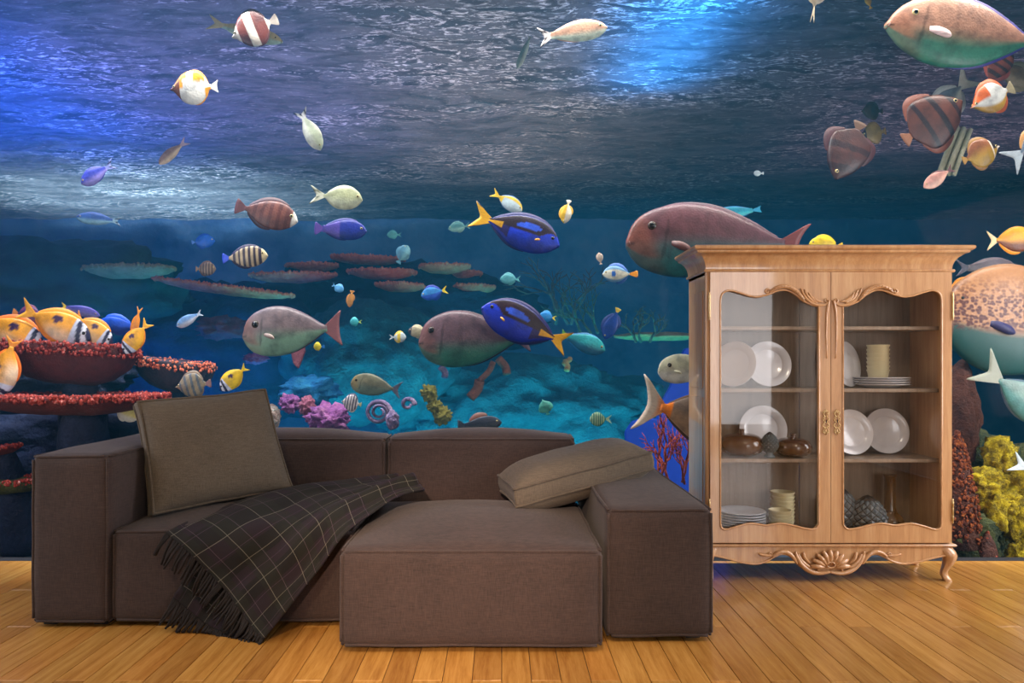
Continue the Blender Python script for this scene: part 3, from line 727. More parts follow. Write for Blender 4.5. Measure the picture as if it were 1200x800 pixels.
# ------------------------------------------------------------------ fish
t = NT('fish_skin'); at = t.n('ShaderNodeVertexColor'); at.layer_name = 'Col'
v = t.coord((1, 1, 1)); vo = t.n('ShaderNodeTexVoronoi'); vo.inputs['Scale'].default_value = 70; t.l(v, vo.inputs['Vector'])
nn_ = t.noise(v, 14, 4)
cc = t.mix(1.0, at.outputs[0], t.ramp(nn_, [(.32, (.55, .55, .58)), (.6, (1, 1, 1))]), 'MULTIPLY')
t.bsdf(cc, .42, vo.outputs['Distance'], .25, .004); M_FISH = t.m
t = NT('fish_fin'); at = t.n('ShaderNodeVertexColor'); at.layer_name = 'Col'
wv = t.noise(t.coord((6, 6, 60)), 3, 2)
t.bsdf(t.mix(.5, at.outputs[0], t.ramp(wv, [(.35, (.6, .6, .6)), (.6, (1, 1, 1))]), 'MULTIPLY'), .5); M_FIN = t.m
t = NT('honeycomb_fish_skin'); at = t.n('ShaderNodeVertexColor'); at.layer_name = 'Col'; v = t.coord((1, .0, 1.25))
vo = t.n('ShaderNodeTexVoronoi'); vo.inputs['Scale'].default_value = 40; vo.inputs['Randomness'].default_value = .8; t.l(v, vo.inputs['Vector'])
sx = t.n('ShaderNodeSeparateXYZ'); t.l(t.coord(), sx.inputs[0])
zf = t.ramp(t.math('ADD', t.math('MULTIPLY', sx.outputs[2], 1.6), .5), [(.34, (0, 0, 0)), (.40, (1, 1, 1)), (.66, (1, 1, 1)), (.98, (.1, .1, .1))])
dot = t.ramp(vo.outputs['Distance'], [(.46, (1, 1, 1)), (.66, (0, 0, 0))])
t.bsdf(t.mix(t.mix(1.0, dot, zf, 'MULTIPLY'), at.outputs[0], lin((84, 40, 36))), .42); M_SPOT = t.m
M_EYE = mat_plain('fish_iris', (206, 190, 130), .2); M_PUP = mat_plain('fish_pupil', (8, 8, 10), .1)
M_EYED = mat_plain('fish_dark_iris', (60, 48, 36), .2)
SHAPES = {
 'oval': ([(0, .03), (.04, .30), (.12, .64), (.27, .93), (.45, 1), (.65, .84), (.85, .44), (.95, .19), (1, .15)], [(0, -.10), (.04, -.30), (.12, -.60), (.27, -.90), (.45, -1), (.65, -.86), (.85, -.44), (.95, -.19), (1, -.15)]),
 'blunt': ([(0, -.02), (.025, .30), (.08, .60), (.18, .84), (.34, 1), (.55, .92), (.78, .54), (.93, .20), (1, .13)], [(0, -.28), (.03, -.50), (.10, -.78), (.25, -.98), (.42, -1), (.62, -.84), (.82, -.46), (.94, -.19), (1, -.13)]),
 'long': ([(0, 0), (.05, .36), (.16, .76), (.35, 1), (.6, .90), (.85, .50), (.95, .36), (1, .34)], [(0, -.12), (.05, -.42), (.16, -.78), (.35, -1), (.6, -.90), (.85, -.50), (.95, -.36), (1, -.34)]),
 'disc': ([(0, .02), (.07, .10), (.16, .42), (.30, .82), (.5, 1), (.72, .94), (.88, .55), (.95, .22), (1, .16)], [(0, -.06), (.07, -.14), (.16, -.40), (.30, -.78), (.5, -1), (.72, -.94), (.88, -.55), (.95, -.22), (1, -.16)]),
 'slim': ([(0, .05), (.06, .5), (.2, .9), (.45, 1), (.75, .8), (1, .25)], [(0, -.1), (.06, -.5), (.2, -.9), (.45, -1), (.75, -.8), (1, -.25)]),
 'tri': ([(0, .05), (.08, .3), (.25, .7), (.55, 1.0), (.8, .95), (.93, .5), (1, .15)], [(0, -.1), (.08, -.3), (.25, -.7), (.55, -1.0), (.8, -.95), (.93, -.5), (1, -.15)])}
TAILS = {  # outline in (back 0..1, height -1..1), drawn root-top to root-bottom
 'fork': [(0, .16), (.45, .55), (1, 1), (.72, .40), (.55, 0), (.72, -.40), (1, -1), (.45, -.55), (0, -.16)],
 'lunate': [(0, .14), (.35, .45), (.62, .85), (1.05, 1.15), (.80, .65), (.62, 0), (.80, -.65), (1.05, -1.15), (.62, -.85), (.35, -.45), (0, -.14)],
 'fan': [(0, .16), (.4, .55), (.85, .95), (.97, .6), (1, 0), (.97, -.6), (.85, -.95), (.4, -.55), (0, -.16)],
 'trunc': [(0, .16), (.5, .55), (1, .95), (.90, .5), (.86, 0), (.90, -.5), (1, -.95), (.5, -.55), (0, -.16)]}
def fish(label, px, py, Y, Lpx, face, pitch, shape, H, cf, tail='fork', tcol=None, fcol=None, dors=(.22, .92, .10), anal=(.5, .92, .09), tl=.2, th=.16, yaw=0, w=.30, bend=0.0,
         eye=True, pec=None, cat='fish', group=None, name='fish', eyeu=.12, eyev=.35, res=(46, 28), eyes=1.0, edark=False, roll=0, skin=None):
    if Y > 4.95: Y = 4.95+(Y-4.95)*.42
    L = Lpx*Y/F/max(.5, math.cos(math.radians(yaw))); loc = P(px, py, Y)
    root = thing(name, loc, label, cat, group)
    zr = 0 if face == 'R' else PI
    root.rotation_mode = 'QUATERNION'
    yawr = -math.radians(yaw) if face == 'R' else math.radians(yaw)
    root.rotation_quaternion = (Matrix.Rotation(zr+yawr, 4, 'Z') @ Matrix.Rotation(-math.radians(pitch), 4, 'Y') @ Matrix.Rotation(math.radians(roll), 4, 'X')).to_quaternion()
    top, bot = SHAPES[shape]; bl = 1-tl; hh = H*L/2
    X = lambda u: L*(.5-bl*u)
    yb = lambda x: bend*L*(x/L-.1)**2*4
    def wd(u): return w*hh*(math.sin(PI*min(1, u*.93+.05))**.62)*(1.0 if u < .45 else 1-.55*(u-.45)/.55)
    n, m = res; vs = []; cs = []
    if cf is None: cf = lambda u, v: lin((150, 150, 150))
    for i in range(n+1):
        u = (i/n)**1.15; a, b = curve1(top, u)*hh, curve1(bot, u)*hh; c_, r_ = (a+b)/2, (a-b)/2; ww = wd(u)
        for k in range(m):
            an = 2*PI*k/m; s_, q_ = math.sin(an), math.cos(an)
            yy = ww*math.copysign(abs(q_)**.85, q_)
            x = X(u); vs.append((x, yy+yb(x), c_+r_*s_)); cs.append(cf(u, s_))
    fs = [(i*m+k, i*m+(k+1) % m, (i+1)*m+(k+1) % m, (i+1)*m+k) for i in range(n) for k in range(m)]+[tuple(range(m)), tuple(n*m+k for k in range(m))]
    body = MB().add(vs, fs, cs).build('body', skin or M_FISH, root, smooth=True)
    fc = fcol or cf(.5, 1)
    fcb = fcol or cf(.5, -1)
    def fin(nm, rng, prof, col, up):
        u0, u1, h_ = rng; q = 16; vs = []; cs = []; th_ = .006*L
        for i in range(q+1):
            t_ = i/q; u = u0+(u1-u0)*t_; zb = curve1(prof, u)*hh*.93; x = X(u); hgt = h_*L*(math.sin(PI*min(1, t_*.86+.10))**.55)
            for s_ in (-1, 1):
                vs += [(x, s_*th_*.6+yb(x), zb), (x-.35*hgt, s_*th_*.15+yb(x), zb+up*hgt)]
                cs += [col, col if not isinstance(fcol, list) else col]
        fs = []
        for i in range(q):
            b0, b1 = i*4, (i+1)*4
            fs += [(b0, b1, b1+1, b0+1), (b0+2, b0+3, b1+3, b1+2), (b0+1, b1+1, b1+3, b0+3)]
        MB().add(vs, fs, cs).build(nm, M_FIN, root, smooth=True)
    if dors: fin('dorsal_fin', dors, top, fc, 1)
    if anal: fin('anal_fin', anal, bot, fcb, -1)
    # tail
    ol = TAILS[tail]; x0 = X(.985); tc_ = tcol or (lambda s, q: cf(.97, 0))
    pts = smooth_path([(x0-a*tl*L*1.04, 0, b*th*L) for a, b in ol], 3); vs = []; cs = []
    nb = len(pts); mid = nb//2; ctr = [(x0+.02*L, 0, 0)]
    rows = 4; vs2 = []
    for s_ in (-1, 1):
        for p in pts:
            for r in range(rows+1):
                f_ = r/rows; q = Vector((x0+.02*L, 0, p.z*.15)).lerp(p, f_); vs.append((q.x, s_*.004*L*(1.05-f_)+yb(q.x), q.z))
                cs.append(tc_(max(0, (x0-q.x)/(tl*L)), q.z/(th*L)))
    st = rows+1; fs = []
    for s_ in (0, 1):
        o_ = s_*nb*st
        for i in range(nb-1):
            for r in range(rows): fs.append((o_+i*st+r, o_+(i+1)*st+r, o_+(i+1)*st+r+1, o_+i*st+r+1))
    for i in range(nb-1): fs.append((i*st+rows, (i+1)*st+rows, nb*st+(i+1)*st+rows, nb*st+i*st+rows))
    MB().add(vs, fs, cs).build('tail_fin', M_FIN, root, smooth=True)
    if pec:
        pl, pc = pec; ub = .27; zb = (curve1(top, ub)+curve1(bot, ub))/2*hh-.12*hh
        for s_ in (-1, 1):
            y0 = s_*wd(ub)*.93; p0 = Vector((X(ub), y0+yb(X(ub)), zb)); q = []
            for (a, b) in ((0, .12), (.4, .22), (.85, .12), (1, -.12), (.8, -.25), (.4, -.20), (0, -.10)):
                q.append(p0+Vector((-a*pl*L, s_*a*pl*L*.28, b*pl*L-.25*a*pl*L)))
            qq = smooth_path([list(x_) for x_ in q], 3); c0 = sum(qq, Vector())/len(qq); nq = len(qq)
            off = Vector((0, s_*.004*L, 0))
            vs = [x_+off for x_ in qq]+[x_-off for x_ in qq]+[c0+off*1.6, c0-off*1.6]
            fs = [(i, (i+1) % nq, 2*nq) for i in range(nq)]+[(nq+(i+1) % nq, nq+i, 2*nq+1) for i in range(nq)]+[(i, nq+i, nq+(i+1) % nq, (i+1) % nq) for i in range(nq)]
            MB().add(vs, fs, lin(pc)).build('pectoral_fin', M_FIN, root, smooth=True)
    if Lpx > 60:
        zm = (curve1(top, .0)+curve1(bot, .0))/2*hh; mw = wd(.02)*.9; mh = .016*L
        mp = [(L*.5-.004*L-.012*L*abs(math.cos(2*PI*k/14)), mw*math.cos(2*PI*k/14)+yb(L*.5), zm+mh*math.sin(2*PI*k/14)) for k in range(14)]
        mc = tuple(q*.45 for q in cf(.04, .1))
        MB().tube(mp, .0065*L, 6, mc, closed=True).build('mouth', M_FISH, root, smooth=True)
    if eye:
        er = max(.028*L*min(1, H*2)*1.1, .004)*eyes
        for s_ in (-1, 1):
            a, b = curve1(top, eyeu)*hh, curve1(bot, eyeu)*hh; zz = (a+b)/2+(a-b)/2*eyev
            yy = s_*wd(eyeu)*math.sqrt(max(0, 1-eyev**2))*.97; c0 = Vector((X(eyeu), yy+yb(X(eyeu)), zz))
            Mr = Matrix.Rotation(-s_*PI/2, 3, 'X')
            e = MB().lathe([(er*math.sin(PI*k/8) if 0 < k < 8 else .0002, -er*.5*math.cos(PI*k/8)) for k in range(9)], 14, c0, None, Mr).build('eye', M_EYED if edark else M_EYE, root, smooth=True)
            if Lpx > 34: MB().lathe([(er*.62*math.sin(PI*k/6) if 0 < k < 6 else .0002, -er*.25*math.cos(PI*k/6)) for k in range(7)], 12, c0+Vector((0, s_*er*.36, 0)), None, Mr).build('pupil', M_PUP, e, smooth=True)
    return root
# ---- colour patterns (u: snout 0 .. tail root 1, v: belly -1 .. back 1)
def two(a, b, z=-.15, sft=.35):
    A, B = lin(a), lin(b); return lambda u, v: mixc(B, A, sstep(z-sft, z+sft, v))
def plain(a): A = lin(a); return lambda u, v: A
def unicorn(back, belly, face, dark=None, z=-.1):
    A, B, Fc = lin(back), lin(belly), lin(face); D = lin(dark or back)
    def f(u, v):
        c = mixc(B, A, sstep(z-.3, z+.3, v)); c = mixc(c, D, .55*sstep(.35, .95, u)*(v > z))
        fm = (1-sstep(.10, .22, u+.08*v)); c = mixc(c, Fc, .75*fm*(1 if v > -.55 else .3))
        if abs(u-.235-.03*v) < .012 and -.6 < v < .5: c = mixc(c, (0, 0, 0), .45)
        if u < .05 and abs(v+.2) < .10: c = mixc(c, (.02, .01, .01), .7)
        return c
    return f
def tang(u, v):
    blue, black, lb = lin((22, 58, 214)), lin((38, 12, 34)), lin((48, 92, 226))
    c = mixc(lin((18, 34, 150)), blue, sstep(-1, -.1, v))
    band = u > .08 and v > .62-.62*sstep(.10, .32, u)+.05
    if band: c = black
    if ((u-.46)/.17)**2+((v-.40-.25*(.46-u))/.19)**2 < 1: c = lb
    if u > .70 and abs(v) < .75-(u-.7): c = mixc(c, black, .8)
    if u > .80 and abs(v) < .3: c = lin((240, 180, 20))
    if v > .9: c = lin((20, 26, 110))
    return c
def tang_tail(s, q): return lin((20, 20, 60)) if abs(q) > .38+.62*s*.85 else lin((246, 186, 20))
def stripes_f(base, st, n_, wfrac=.5, z0=-1, tilt=0.0, face=None, u0=.15, u1=.95):
    A, B = lin(base), lin(st); Fc = lin(face) if face else None
    def f(u, v):
        c = A
        if u0 < u < u1 and ((u-u0)/(u1-u0)*n_+tilt*v) % 1 < wfrac and v > z0: c = B
        if Fc and u < u0: c = Fc
        return c
    return f
def stail(a, b, n_=3):
    A, B = lin(a), lin(b); return lambda s, q: B if (s > .35 and int((q*.5+.5)*n_*2) % 2 == 0) else A
def solid_tail(a): A = lin(a); return lambda s, q: A
def foxface(u, v, body=(248, 168, 24), belly=(255, 226, 190)):
    c = mixc(lin(belly), lin(body), sstep(-.75, .25, v)); 
    c = mixc(c, lin(body), sstep(.55, .85, u))
    if u < .30:
        k = u-.05*v
        if k < .07 or .15 < k < .225: c = lin((22, 22, 66))
        elif k < .15: c = lin((226, 230, 245))
        else: c = lin((210, 220, 245))
    if ((u-.58)/.10)**2+((v-.45)/.24)**2 < 1: c = lin((62, 20, 70))
    return c
def pyramid(u, v):
    c = lin((236, 236, 228))
    if v > .35-.5*abs(u-.62)/.3*.0 and (v > .2+1.4*abs(u-.60)): c = lin((250, 176, 20))
    if v > .45: c = lin((250, 176, 20))
    if .26 < u+.05*v < .36 and v > -.1: c = lin((250, 170, 20))
    if u < .26: c = lin((120, 58, 24)) if v < .55 else lin((236, 150, 26))
    if abs(u-.52) < .09 and v > .1: c = lin((236, 236, 228))
    if u > .86: c = lin((236, 236, 228)) if v > -.2 else lin((250, 170, 20))
    return c
def banded(u, v):
    W_, Br = lin((236, 226, 210)), lin((112, 46, 32))
    if u < .20: return W_
    if u < .42: return mixc(Br, lin((150, 62, 40)), .5+.5*v)
    if u < .62: return W_
    if u < .92: return Br
    return W_
def sailfin(base, st):
    A, B = lin(base), lin(st)
    def f(u, v):
        c = B if (u*6.5+.05*v) % 1 < .45 and u > .1 else A
        if u < .1: c = lin((226, 224, 214))
        return c
    return f
def spotted(u, v):
    A, B = lin((176, 128, 88)), lin((24, 80, 78)); z = -.30
    c = mixc(B, A, sstep(z-.05, z+.12, v))
    if u < .08: c = mixc(c, lin((150, 96, 70)), .6)
    return c
# ---- large fish
fish('large mauve unicornfish with teal belly swimming just above the cabinet', 842, 283, 4.75, 216, 'L', 2, 'blunt', .40, unicorn((100, 62, 70), (34, 104, 108), (138, 80, 62), (74, 42, 58)), 'lunate', solid_tail((122, 50, 50)), lin((70, 40, 60)), (.2, .95, .025), (.45, .95, .025), tl=.14, th=.10, pec=(.10, (96, 58, 54)), edark=True, eyeu=.15, eyev=.45, res=(64, 36), w=.34)
fish('big tan surgeonfish with green belly at the top right corner', 1132, 40, 4.8, 190, 'L', 7, 'oval', .44, unicorn((196, 148, 122), (54, 130, 108), (186, 124, 92), (168, 122, 106), -.25), 'lunate', solid_tail((190, 150, 120)), lin((46, 40, 130)), (.18, .96, .03), (.4, .96, .025), tl=.10, th=.12, pec=(.12, (222, 196, 196)), eyeu=.17, eyev=.42, res=(64, 36), eyes=.8)
fish('huge tan fish with honeycomb spots and teal belly right of the cabinet', 1205, 377, 4.9, 215, 'L', 4, 'oval', .60, spotted, 'fan', solid_tail((190, 140, 100)), lin((200, 150, 110)), (.2, .95, .03), (.5, .95, .02), tl=.12, pec=(.12, (40, 40, 90)), res=(60, 36), eyes=.35, eyev=.5, edark=True, skin=M_SPOT)
fish('grey mauve unicornfish with pale green belly above the back cushion', 343, 387, 5.0, 116, 'L', -3, 'blunt', .50, unicorn((128, 112, 114), (124, 164, 140), (142, 96, 84), (112, 98, 104)), 'trunc', solid_tail((140, 88, 92)), lin((84, 64, 84)), (.16, .96, .022), (.35, .96, .02), tl=.15, th=.19, pec=(.11, (170, 150, 140)), edark=True, eyeu=.17, eyev=.40, res=(60, 36), eyes=1.25, w=.32)
fish('dark mauve unicornfish with green belly behind the lower blue tang', 557, 397, 5.25, 132, 'L', 0, 'blunt', .50, unicorn((100, 74, 82), (50, 116, 96), (124, 74, 66), (56, 36, 52), -.25), 'trunc', solid_tail((80, 60, 80)), lin((60, 30, 40)), (.16, .96, .022), (.35, .96, .02), tl=.12, th=.12, edark=True, eyeu=.13, eyev=.45, res=(60, 36), w=.32)
fish('blue tang with yellow tail above the middle of the sofa, nose pointing right', 604, 269, 4.95, 110, 'R', -20, 'oval', .38, tang, 'fork', tang_tail, lin((22, 24, 96)), (.14, .95, .04), (.42, .95, .035), tl=.2, th=.15, pec=(.055, (226, 170, 60)), edark=True, res=(96, 64), eyes=.8)
fish('blue tang with yellow tail overlapping the dark mauve unicornfish', 616, 382, 4.8, 112, 'L', 23, 'oval', .40, tang, 'fork', tang_tail, lin((22, 24, 96)), (.14, .95, .04), (.42, .95, .035), tl=.18, th=.14, pec=(.055, (226, 170, 60)), edark=True, res=(96, 64), eyes=.8)
def orange_spine(u, v):
    c = mixc(lin((190, 150, 110)), lin((120, 100, 84)), sstep(-.6, .5, v))
    if u > .88: c = lin((246, 130, 20))
    return c
fish('grey unicornfish with orange tail root and hooked tail left of the cabinet', 818, 488, 4.75, 146, 'R', -14, 'blunt', .46, orange_spine, 'lunate', lambda s, q: mixc(lin((246, 140, 40)), lin((222, 206, 186)), sstep(.05, .3, s)), lin((100, 70, 50)), (.16, .93, .03), (.35, .93, .03), tl=.19, th=.20, res=(56, 32))
fish('pale cream fish with round eye peeping out left of the cabinet', 812, 431, 4.8, 82, 'L', -3, 'blunt', .42, two((214, 214, 180), (240, 240, 226)), 'fork', None, lin((206, 206, 170)), None, None, eyeu=.2, eyes=1.2, edark=True, pec=(.10, (230, 226, 190)))
fish('pale teal fish with forked tail below the honeycomb spotted fish', 1193, 462, 4.58, 118, 'R', -38, 'oval', .36, two((110, 146, 138), (70, 134, 132)), 'fork', solid_tail((150, 160, 146)), lin((60, 90, 110)), (.2, .93, .03), (.4, .93, .03), tl=.26, th=.20)
fish('small white and blue fish tail poking in at the right edge', 1213, 553, 4.65, 62, 'R', -25, 'oval', .36, two((120, 170, 190), (206, 220, 224)), 'fork', solid_tail((206, 226, 236)), None, tl=.30, th=.2)
# ---- upper water
fish('brown and white banded butterflyfish near the top left', 299, 33, 5.2, 58, 'L', -22, 'disc', .72, banded, 'fan', solid_tail((210, 196, 180)), lin((92, 36, 26)), (.28, .92, .07), (.5, .92, .05), tl=.18, th=.13)
fish('long pale yellow fish swimming behind the banded butterflyfish', 287, 37, 5.45, 92, 'R', -15, 'long', .20, two((214, 190, 130), (190, 214, 196)), 'fork', solid_tail((216, 196, 150)), None, (.25, .9, .02), (.5, .9, .02), tl=.2, th=.10)
fish('yellow and white pyramid butterflyfish with brown face', 228, 103, 5.1, 56, 'L', -4, 'disc', .70, pyramid, 'trunc', solid_tail((240, 236, 226)), lin((250, 170, 20)), (.32, .94, .05), (.55, .94, .04), tl=.16, th=.14)
fish('pale fish diving with black and white barred tail raised', 362, 150, 5.6, 56, 'R', -62, 'long', .34, two((190, 200, 170), (226, 230, 214)), 'fork', stail((236, 236, 230), (26, 26, 50)), lin((206, 210, 190)), (.3, .9, .03), (.5, .9, .02), tl=.26, th=.16, bend=.10)
fish('silvery sand coloured fish gliding down among bright ripples', 203, 178, 6.0, 44, 'L', -40, 'long', .28, two((176, 140, 130), (226, 200, 170)), 'fork', solid_tail((196, 170, 190)), None, (.3, .9, .03), (.5, .9, .02), tl=.24, th=.13)
fish('violet blue fish with dark barred tail at the left', 115, 203, 5.6, 46, 'L', -32, 'long', .40, two((70, 76, 196), (150, 140, 226)), 'fork', stail((150, 160, 230), (20, 16, 70)), lin((80, 80, 200)), (.25, .9, .05), (.5, .9, .03), tl=.26, th=.16)
fish('translucent silver blue fish with barred tail above the green mound', 116, 257, 6.0, 54, 'L', 6, 'long', .26, two((60, 96, 170), (130, 180, 206)), 'fork', stail((150, 190, 210), (20, 20, 60)), None, (.25, .9, .03), (.5, .9, .02), tl=.2, th=.11)
fish('brown sailfin tang with faint pale bars, upper left of centre', 312, 250, 5.2, 76, 'R', -14, 'oval', .44, sailfin((128, 78, 66), (104, 58, 52)), 'fan', solid_tail((104, 62, 66)), lin((74, 42, 50)), (.2, .93, .07), (.45, .93, .06), tl=.16, th=.13)
fish('pale green fish with forked barred tail facing right', 394, 231, 5.3, 62, 'R', -6, 'oval', .44, two((176, 182, 140), (206, 214, 180)), 'fork', stail((216, 220, 196), (120, 126, 100)), lin((190, 196, 160)), (.2, .9, .04), (.5, .9, .03), tl=.26, th=.18)
fish('dark blue fish with violet head below the pale green fish', 399, 269, 5.6, 62, 'R', -3, 'long', .38, lambda u, v: lin((20, 34, 140)) if u < .6 else lin((78, 60, 160)), 'fan', solid_tail((90, 60, 150)), lin((24, 30, 120)), (.2, .92, .05), (.45, .92, .04), tl=.16, th=.13)
fish('pale pinkish fish with black and white barred tail near the top centre', 671, 38, 5.1, 82, 'R', 9, 'long', .30, two((196, 150, 120), (206, 222, 200), -.35), 'fork', stail((240, 230, 226), (40, 20, 30)), lin((200, 160, 136)), (.22, .9, .025), (.5, .9, .02), tl=.18, th=.15, eyes=1.2)
fish('thin grey fish hanging steeply left of the pale pinkish fish', 614, 61, 5.6, 42, 'L', -68, 'slim', .20, two((120, 140, 140), (170, 180, 170)), 'fork', None, None, None, None, tl=.12, th=.06, eye=False)
fish('pale fish with trailing tail cut by the top edge', 955, 2, 5.0, 50, 'R', 82, 'oval', .45, two((206, 186, 150), (226, 214, 190)), 'fork', solid_tail((226, 206, 170)), None, (.3, .9, .05), (.5, .9, .05), tl=.4, th=.05, eye=False)
fish('small yellow and white fish diving above the upper blue tang', 594, 236, 5.8, 42, 'R', -32, 'oval', .40, lambda u, v: lin((240, 200, 40)) if v > .55 or u > .8 else lin((200, 220, 226)), 'fork', solid_tail((250, 206, 40)), lin((90, 130, 180)), (.15, .9, .04), (.5, .9, .03), tl=.22, th=.14)
fish('tiny yellow and white fish upright right of the upper blue tang', 664, 248, 5.6, 28, 'L', -78, 'oval', .46, lambda u, v: lin((244, 196, 30)) if v > 0 else lin((240, 232, 206)), 'fan', None, lin((240, 180, 30)), tl=.16, th=.12)
fish('slim turquoise fish above the large mauve unicornfish', 863, 249, 6.0, 60, 'L', -8, 'long', .26, two((20, 150, 176), (40, 190, 200)), 'trunc', solid_tail((30, 150, 190)), lin((20, 120, 190)), (.25, .92, .02), (.5, .92, .02), tl=.18, th=.07)
fish('bright yellow fish showing above the cabinet cornice', 968, 287, 5.0, 40, 'L', 5, 'oval', .45, two((240, 206, 30), (246, 220, 60)), 'fan', solid_tail((246, 210, 30)), None, tl=.16, th=.12)
fish('tiny white fish like a dot in the dark water', 889, 203, 6.0, 12, 'L', 0, 'oval', .6, plain((210, 230, 236)), 'fan', None, None, None, None, tl=.2, eye=False, res=(14, 10))
fish('tiny yellow fish tip at the top edge', 1018, 3, 5.6, 16, 'L', 70, 'oval', .5, plain((240, 200, 60)), 'fan', None, None, None, None, eye=False, res=(14, 10))
# ---- right-hand dark corner
brn = (122, 66, 58)
fish('brown triangular batfish hanging alone in the dark water', 994, 176, 5.6, 74, 'L', -66, 'tri', .66, stripes_f((78, 44, 38), (50, 26, 28), 2, .3, tilt=.1), 'fan', solid_tail((120, 90, 70)), lin((84, 44, 48)), (.4, .92, .14), (.4, .92, .10), tl=.14, th=.12)
fish('reddish brown batfish with dark bars below the big tan surgeonfish', 1092, 142, 5.5, 82, 'R', 35, 'tri', .74, stripes_f((92, 50, 38), (38, 20, 26), 3, .3), 'fan', solid_tail((150, 100, 70)), lin((140, 80, 60)), (.35, .92, .12), (.4, .92, .10), tl=.14, th=.12)
fish('small olive butterflyfish with dark eye bar beside the triangular batfish', 1024, 156, 5.9, 30, 'L', -10, 'disc', .75, stripes_f((132, 112, 60), (30, 30, 40), 1, .10, u0=.1, u1=1.2), 'fan', None, lin((120, 100, 60)), tl=.15)
fish('dim olive disc fish above the small olive butterflyfish', 1022, 130, 6.6, 26, 'L', 0, 'disc', .70, plain((76, 66, 56)), 'fan', None, None, tl=.15, eye=False)
fish('orange and white butterflyfish at the right below the surgeonfish', 1163, 114, 5.3, 56, 'L', -26, 'disc', .62, lambda u, v: lin((200, 96, 40)) if (v > .2 and u < .5) else (lin((190, 150, 60)) if v < -.6 else lin((206, 210, 206))), 'fan', solid_tail((150, 140, 110)), lin((190, 90, 40)), tl=.16)
fish('red striped fish tucked under the surgeonfish tail', 1168, 80, 5.4, 58, 'R', 58, 'oval', .50, stripes_f((112, 52, 36), (50, 22, 22), 4, .4), 'fan', solid_tail((180, 140, 90)), lin((150, 70, 60)), tl=.2, th=.16)
fish('yellow brown butterflyfish with black eye patch at the right', 1149, 180, 5.2, 46, 'R', 22, 'disc', .72, lambda u, v: lin((40, 26, 26)) if .12 < u < .24 and v > -.1 else (lin((226, 216, 200)) if u < .12 or .24 < u < .28 else mixc(lin((176, 140, 40)), lin((140, 84, 50)), sstep(-.4, .6, v))), 'fan', solid_tail((170, 130, 60)), lin((150, 110, 50)), tl=.14, th=.12)
fish('small pink fish at the foot of the pale ribbed tube', 1100, 208, 5.1, 42, 'L', -34, 'oval', .38, two((206, 150, 136), (226, 180, 160)), 'fork', solid_tail((100, 66, 70)), lin((80, 44, 50)), (.4, .92, .05), None, tl=.18, th=.13)
fish('pale blue grey fish with spread white fins under the surgeonfish', 1117, 112, 5.7, 70, 'L', -48, 'oval', .40, two((120, 136, 150), (206, 214, 206)), 'fork', solid_tail((200, 206, 196)), lin((196, 206, 206)), (.2, .92, .10), (.3, .92, .12), tl=.30, th=.26)
fish('pale blue finned fish cut by the right edge', 1205, 172, 5.3, 62, 'R', 40, 'oval', .42, two((110, 130, 150), (180, 196, 206)), 'fork', solid_tail((180, 196, 206)), lin((190, 140, 80)), tl=.32, th=.28)
fish('fluffy finned brown fish at the right edge beside the orange butterflyfish', 1198, 92, 5.6, 50, 'L', 20, 'oval', .5, two((120, 96, 70), (150, 136, 110)), 'fan', solid_tail((150, 150, 140)), lin((140, 130, 100)), (.1, .92, .14), (.3, .92, .12), tl=.2)
fish('yellow and dark brown fish with white tail right of the cornice', 1185, 281, 4.9, 58, 'R', 2, 'oval', .50, two((244, 170, 40), (120, 60, 20), -.2, .3), 'fork', solid_tail((240, 214, 160)), lin((244, 160, 20)), (.2, .93, .04), (.4, .93, .08), tl=.2, th=.2)
fish('dim grey fish between the yellow fish and the honeycomb fish', 1156, 314, 5.6, 72, 'R', 0, 'long', .32, two((110, 100, 106), (130, 124, 124)), 'fork', solid_tail((90, 90, 106)), None, (.25, .92, .03), (.5, .92, .03), tl=.2, th=.14)
fish('orange and white fish half hidden behind the cabinet and honeycomb fish', 1130, 341, 5.2, 44, 'L', 0, 'disc', .6, lambda u, v: lin((240, 150, 20)) if v > .3 or u > .7 else lin((236, 230, 220)), 'fan', None, lin((240, 150, 20)), tl=.14)
# ---- small fish of the middle water
fish('tiny pale turquoise fish left of the upper blue tang', 538, 266, 6.2, 26, 'L', -8, 'oval', .40, two((90, 160, 160), (150, 206, 196)), 'fork', None, None, tl=.2)
fish('tiny pale turquoise fish hanging nose up under the upper ripples', 472, 298, 6.2, 24, 'R', 62, 'oval', .62, two((90, 150, 176), (130, 190, 200)), 'fan', None, None, tl=.16)
fish('tiny bright turquoise fish beside the reddish ledges', 462, 275, 6.4, 17, 'L', 0, 'oval', .5, plain((110, 206, 206)), 'fork', None, None, tl=.25, eye=False, res=(20, 14))
fish('small blue tang with yellow tail over the reddish ledges', 509, 343, 6.2, 32, 'L', -14, 'oval', .48, lambda u, v: lin((60, 150, 226)) if v > -.2 else lin((40, 90, 206)), 'fork', solid_tail((246, 220, 40)), lin((30, 60, 180)), tl=.2, th=.16)
fish('small plain blue fish above the striped sailfin', 238, 283, 6.4, 28, 'R', 4, 'oval', .52, plain((30, 110, 226)), 'fan', solid_tail((90, 150, 236)), lin((20, 90, 206)), tl=.14, th=.10)
fish('striped brown and cream sailfin tang with blue tail', 287, 301, 5.4, 54, 'R', 4, 'oval', .46, stripes_f((196, 176, 140), (56, 40, 56), 6, .48, face=(222, 206, 160)), 'fan', solid_tail((60, 90, 226)), lin((40, 30, 70)), (.2, .93, .06), (.45, .93, .06), tl=.15, th=.12)
fish('round brown barred fish resting on the thin far ledge', 241, 315, 6.4, 24, 'R', 0, 'oval', .66, stripes_f((150, 124, 100), (90, 66, 60), 5), 'fan', None, lin((110, 84, 70)), tl=.12)
